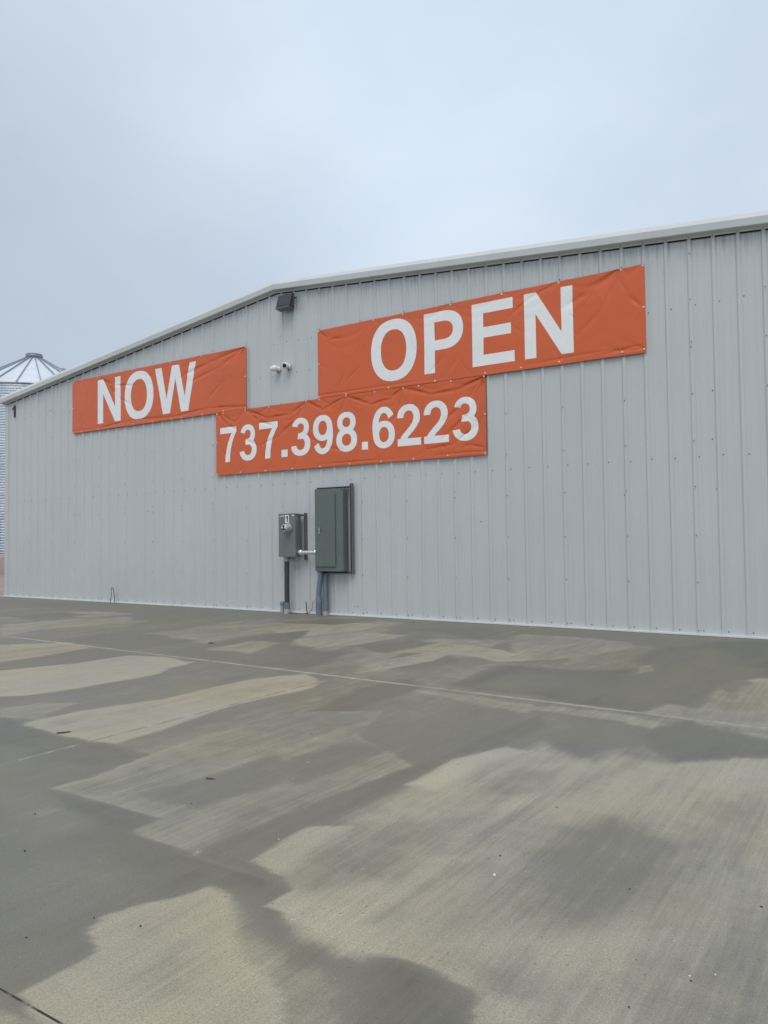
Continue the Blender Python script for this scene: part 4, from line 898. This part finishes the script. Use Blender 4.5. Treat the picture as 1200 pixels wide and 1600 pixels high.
for k in range(22):
    a = 2*math.pi*(k+.35)/22; d = Vector((math.cos(a), math.sin(a), 0)); s_ = Vector((-d.y, d.x, 0))
    p0 = Vector((BX, BY, zt+.01))+d*(BR+.10); p1 = Vector((BX, BY, BA-.10))+d*.30
    up = (p1-p0).cross(s_).normalized(); up = up if up.z > 0 else -up
    vs = [p+s_*q*w_+up*h for p in (p0, p1) for q, w_, h in ((-1, .020, -.01), (-1, .012, .05), (1, .012, .05), (1, .020, -.01))]
    mb.add(vs, [(0, 1, 5, 4), (1, 2, 6, 5), (2, 3, 7, 6), (0, 3, 2, 1), (4, 5, 6, 7)])
mb.build('roof_ribs', M['bin_rib'], roofo)
mb = MB(); mb.lathe([(.29, BA-.10), (.40, BA-.08), (.41, BA-.02), (.36, BA-.01), (.36, BA+.02), (.39, BA+.05), (.37, BA+.08), (.15, BA+.14), (0, BA+.15)], (BX, BY, 0), (0, 0, 1), 32); mb.build('cap', M['bin_rib'], roofo)
vd = Vector((18.387-BX, -10.9-BY, 0)).normalized(); rt_ = Vector((-vd.y, vd.x, 0))
for t in (.32, .62):
    a = math.atan2(rt_.y, rt_.x)-.02; d = Vector((math.cos(a), math.sin(a), 0)); p = Vector((BX, BY, 0))+d*(.3+(BR-.3)*t); p.z = BA-.10+(zt-BA+.1)*t+.04
    mb = MB(); mb.box(p.x-.16, p.x+.16, p.y-.22, p.y+.22, p.z, p.z+.13, .03); mb.build('roof_vent', M['bin_rib'], roofo)
mb = MB(); mb.lathe([(BR-.2, -.05), (BR+.35, -.05), (BR+.33, BB-.05), (BR+.30, BB), (0, BB+.001)], (BX, BY, 0), (0, 0, 1), 64, smooth=False); mb.build('foundation', M['foundation'], gb)
mb = MB(); a = math.atan2(vd.y, vd.x)-.50
def bp_(a, r, z): return (BX+math.cos(a)*r, BY+math.sin(a)*r, z)
for da in (-.065, .065): mb.tube([bp_(a+da, BR+.18, BB), bp_(a+da, BR+.18, 2.55)], .025, 8)
for k in range(6): mb.tube([bp_(a-.065, BR+.18, BB+.2+k*.29), bp_(a+.065, BR+.18, BB+.2+k*.29)], .016, 8)
mb.build('ladder', M['bronze'], gb)
mb = MB(); mb.lathe([(BR+.03, BB), (BR+.035, BB+.16), (BR-.01, BB+.165)], (BX, BY, 0), (0, 0, 1), 96); mb.build('base_skirt', M['strut'], gb)

# ---------------------------------------------------------------- small things lying on the concrete
def lump(name, x, y, s_, mat, label, cat, group, seed, flat=.6, el=1.0):
    rr = random.Random(seed); bm = bmesh.new(); bmesh.ops.create_icosphere(bm, subdivisions=2, radius=1); th = rr.uniform(0, 3.1)
    ph = [rr.uniform(0, 6) for _ in range(6)]
    for v in bm.verts:
        c = v.co; k = 1+.18*math.sin(c.x*3+ph[0])+.15*math.sin(c.y*4+ph[1])+.12*math.sin(c.z*5+ph[2])
        q = Vector((c.x*k*s_*el, c.y*k*s_, max(c.z, -.75)*k*s_*flat)); v.co = Vector((x+q.x*math.cos(th)-q.y*math.sin(th), y+q.x*math.sin(th)+q.y*math.cos(th), q.z+.55*s_*flat))
    r_ = MB(); r_.bm(bm, 0, False); o = r_.build(name, mat)
    o.data.transform(Matrix.Translation((-x, -y, 0))); o.location = (x, y, 0); tag(o, label, cat, group)
PB = [(14.97, -6.71, 'at mid-distance, straight below the bent conduit'), (14.94, -7.23, 'left of and nearer than the one below the bent conduit'), (15.33, -8.13, 'beyond the nearest corner of the smooth damp patch'),
      (16.14, -9.10, 'left of the pale foreground patch, close to its edge'), (11.25, -.05, 'touching the wall foot, right of the tall panel'), (11.88, -.32, 'just off the wall foot, right of the tall panel'),
      (16.95, -7.89, 'right beside the largest white stone chip'), (15.95, -9.15, 'on the damp lower left, farther of two there'), (15.87, -9.36, 'on the damp lower left, nearer of two there'),
      (17.94, -7.8, 'at the right edge of the foreground'), (17.5, -7.91, 'in the middle of the round damp patch'), (17.83, -8.42, 'below two white chips at lower right'),
      (15.17, -8.94, 'near the left edge of the photo, higher of two'), (16.94, -7.21, 'on the pale concrete above the round damp patch'), (17.71, -8.65, 'nearest the camera at the bottom, right of centre'), (14.78, -8.65, 'by the left edge of the photo, highest of those there')]
for i, (x, y, wh) in enumerate(PB):
    lump('pebble', x, y, (.0075 if y > -6 else .0033)*(1.2 if i % 3 == 0 else .9), M['pebble'], 'tiny dark pebble '+wh, 'pebble', 'dark pebbles scattered on the concrete', i+50, .8)
for i, (x, y, wh) in enumerate([(17.01, -8.07, 'largest white stone chip, left of the round damp patch'), (16.03, -8.25, 'tiny pale stone chip in the middle of the foreground'), (17.885, -8.345, 'tiny pale stone chip at lower right, farther of two'),
                                (17.82, -8.395, 'tiny pale stone chip at lower right, nearer of two'), (15.38, -7.25, 'tiny pale stone chip at mid-distance below the conduits')]):
    lump('stone_chip', x, y, 0.006 if i == 0 else .003, M['chip'], wh, 'stone chip', 'pale stone chips on the concrete', i+90, .6)
for i, (x, y) in enumerate([(10.83, -3.71), (13.43, -7.59), (15.11, -7.79)]):
    lump('leaf', x, y, .019 if i == 1 else (.028 if i == 0 else .012), M['leaf'], ['dry dark leaf on the concrete nearest the wall, left of the meter box', 'dry dark leaf on the edge of the damp patch at the far left', 'small dry leaf on the smooth damp concrete at mid distance'][i], 'leaf', 'dry leaves on the concrete', i+70, .25, 2.4)
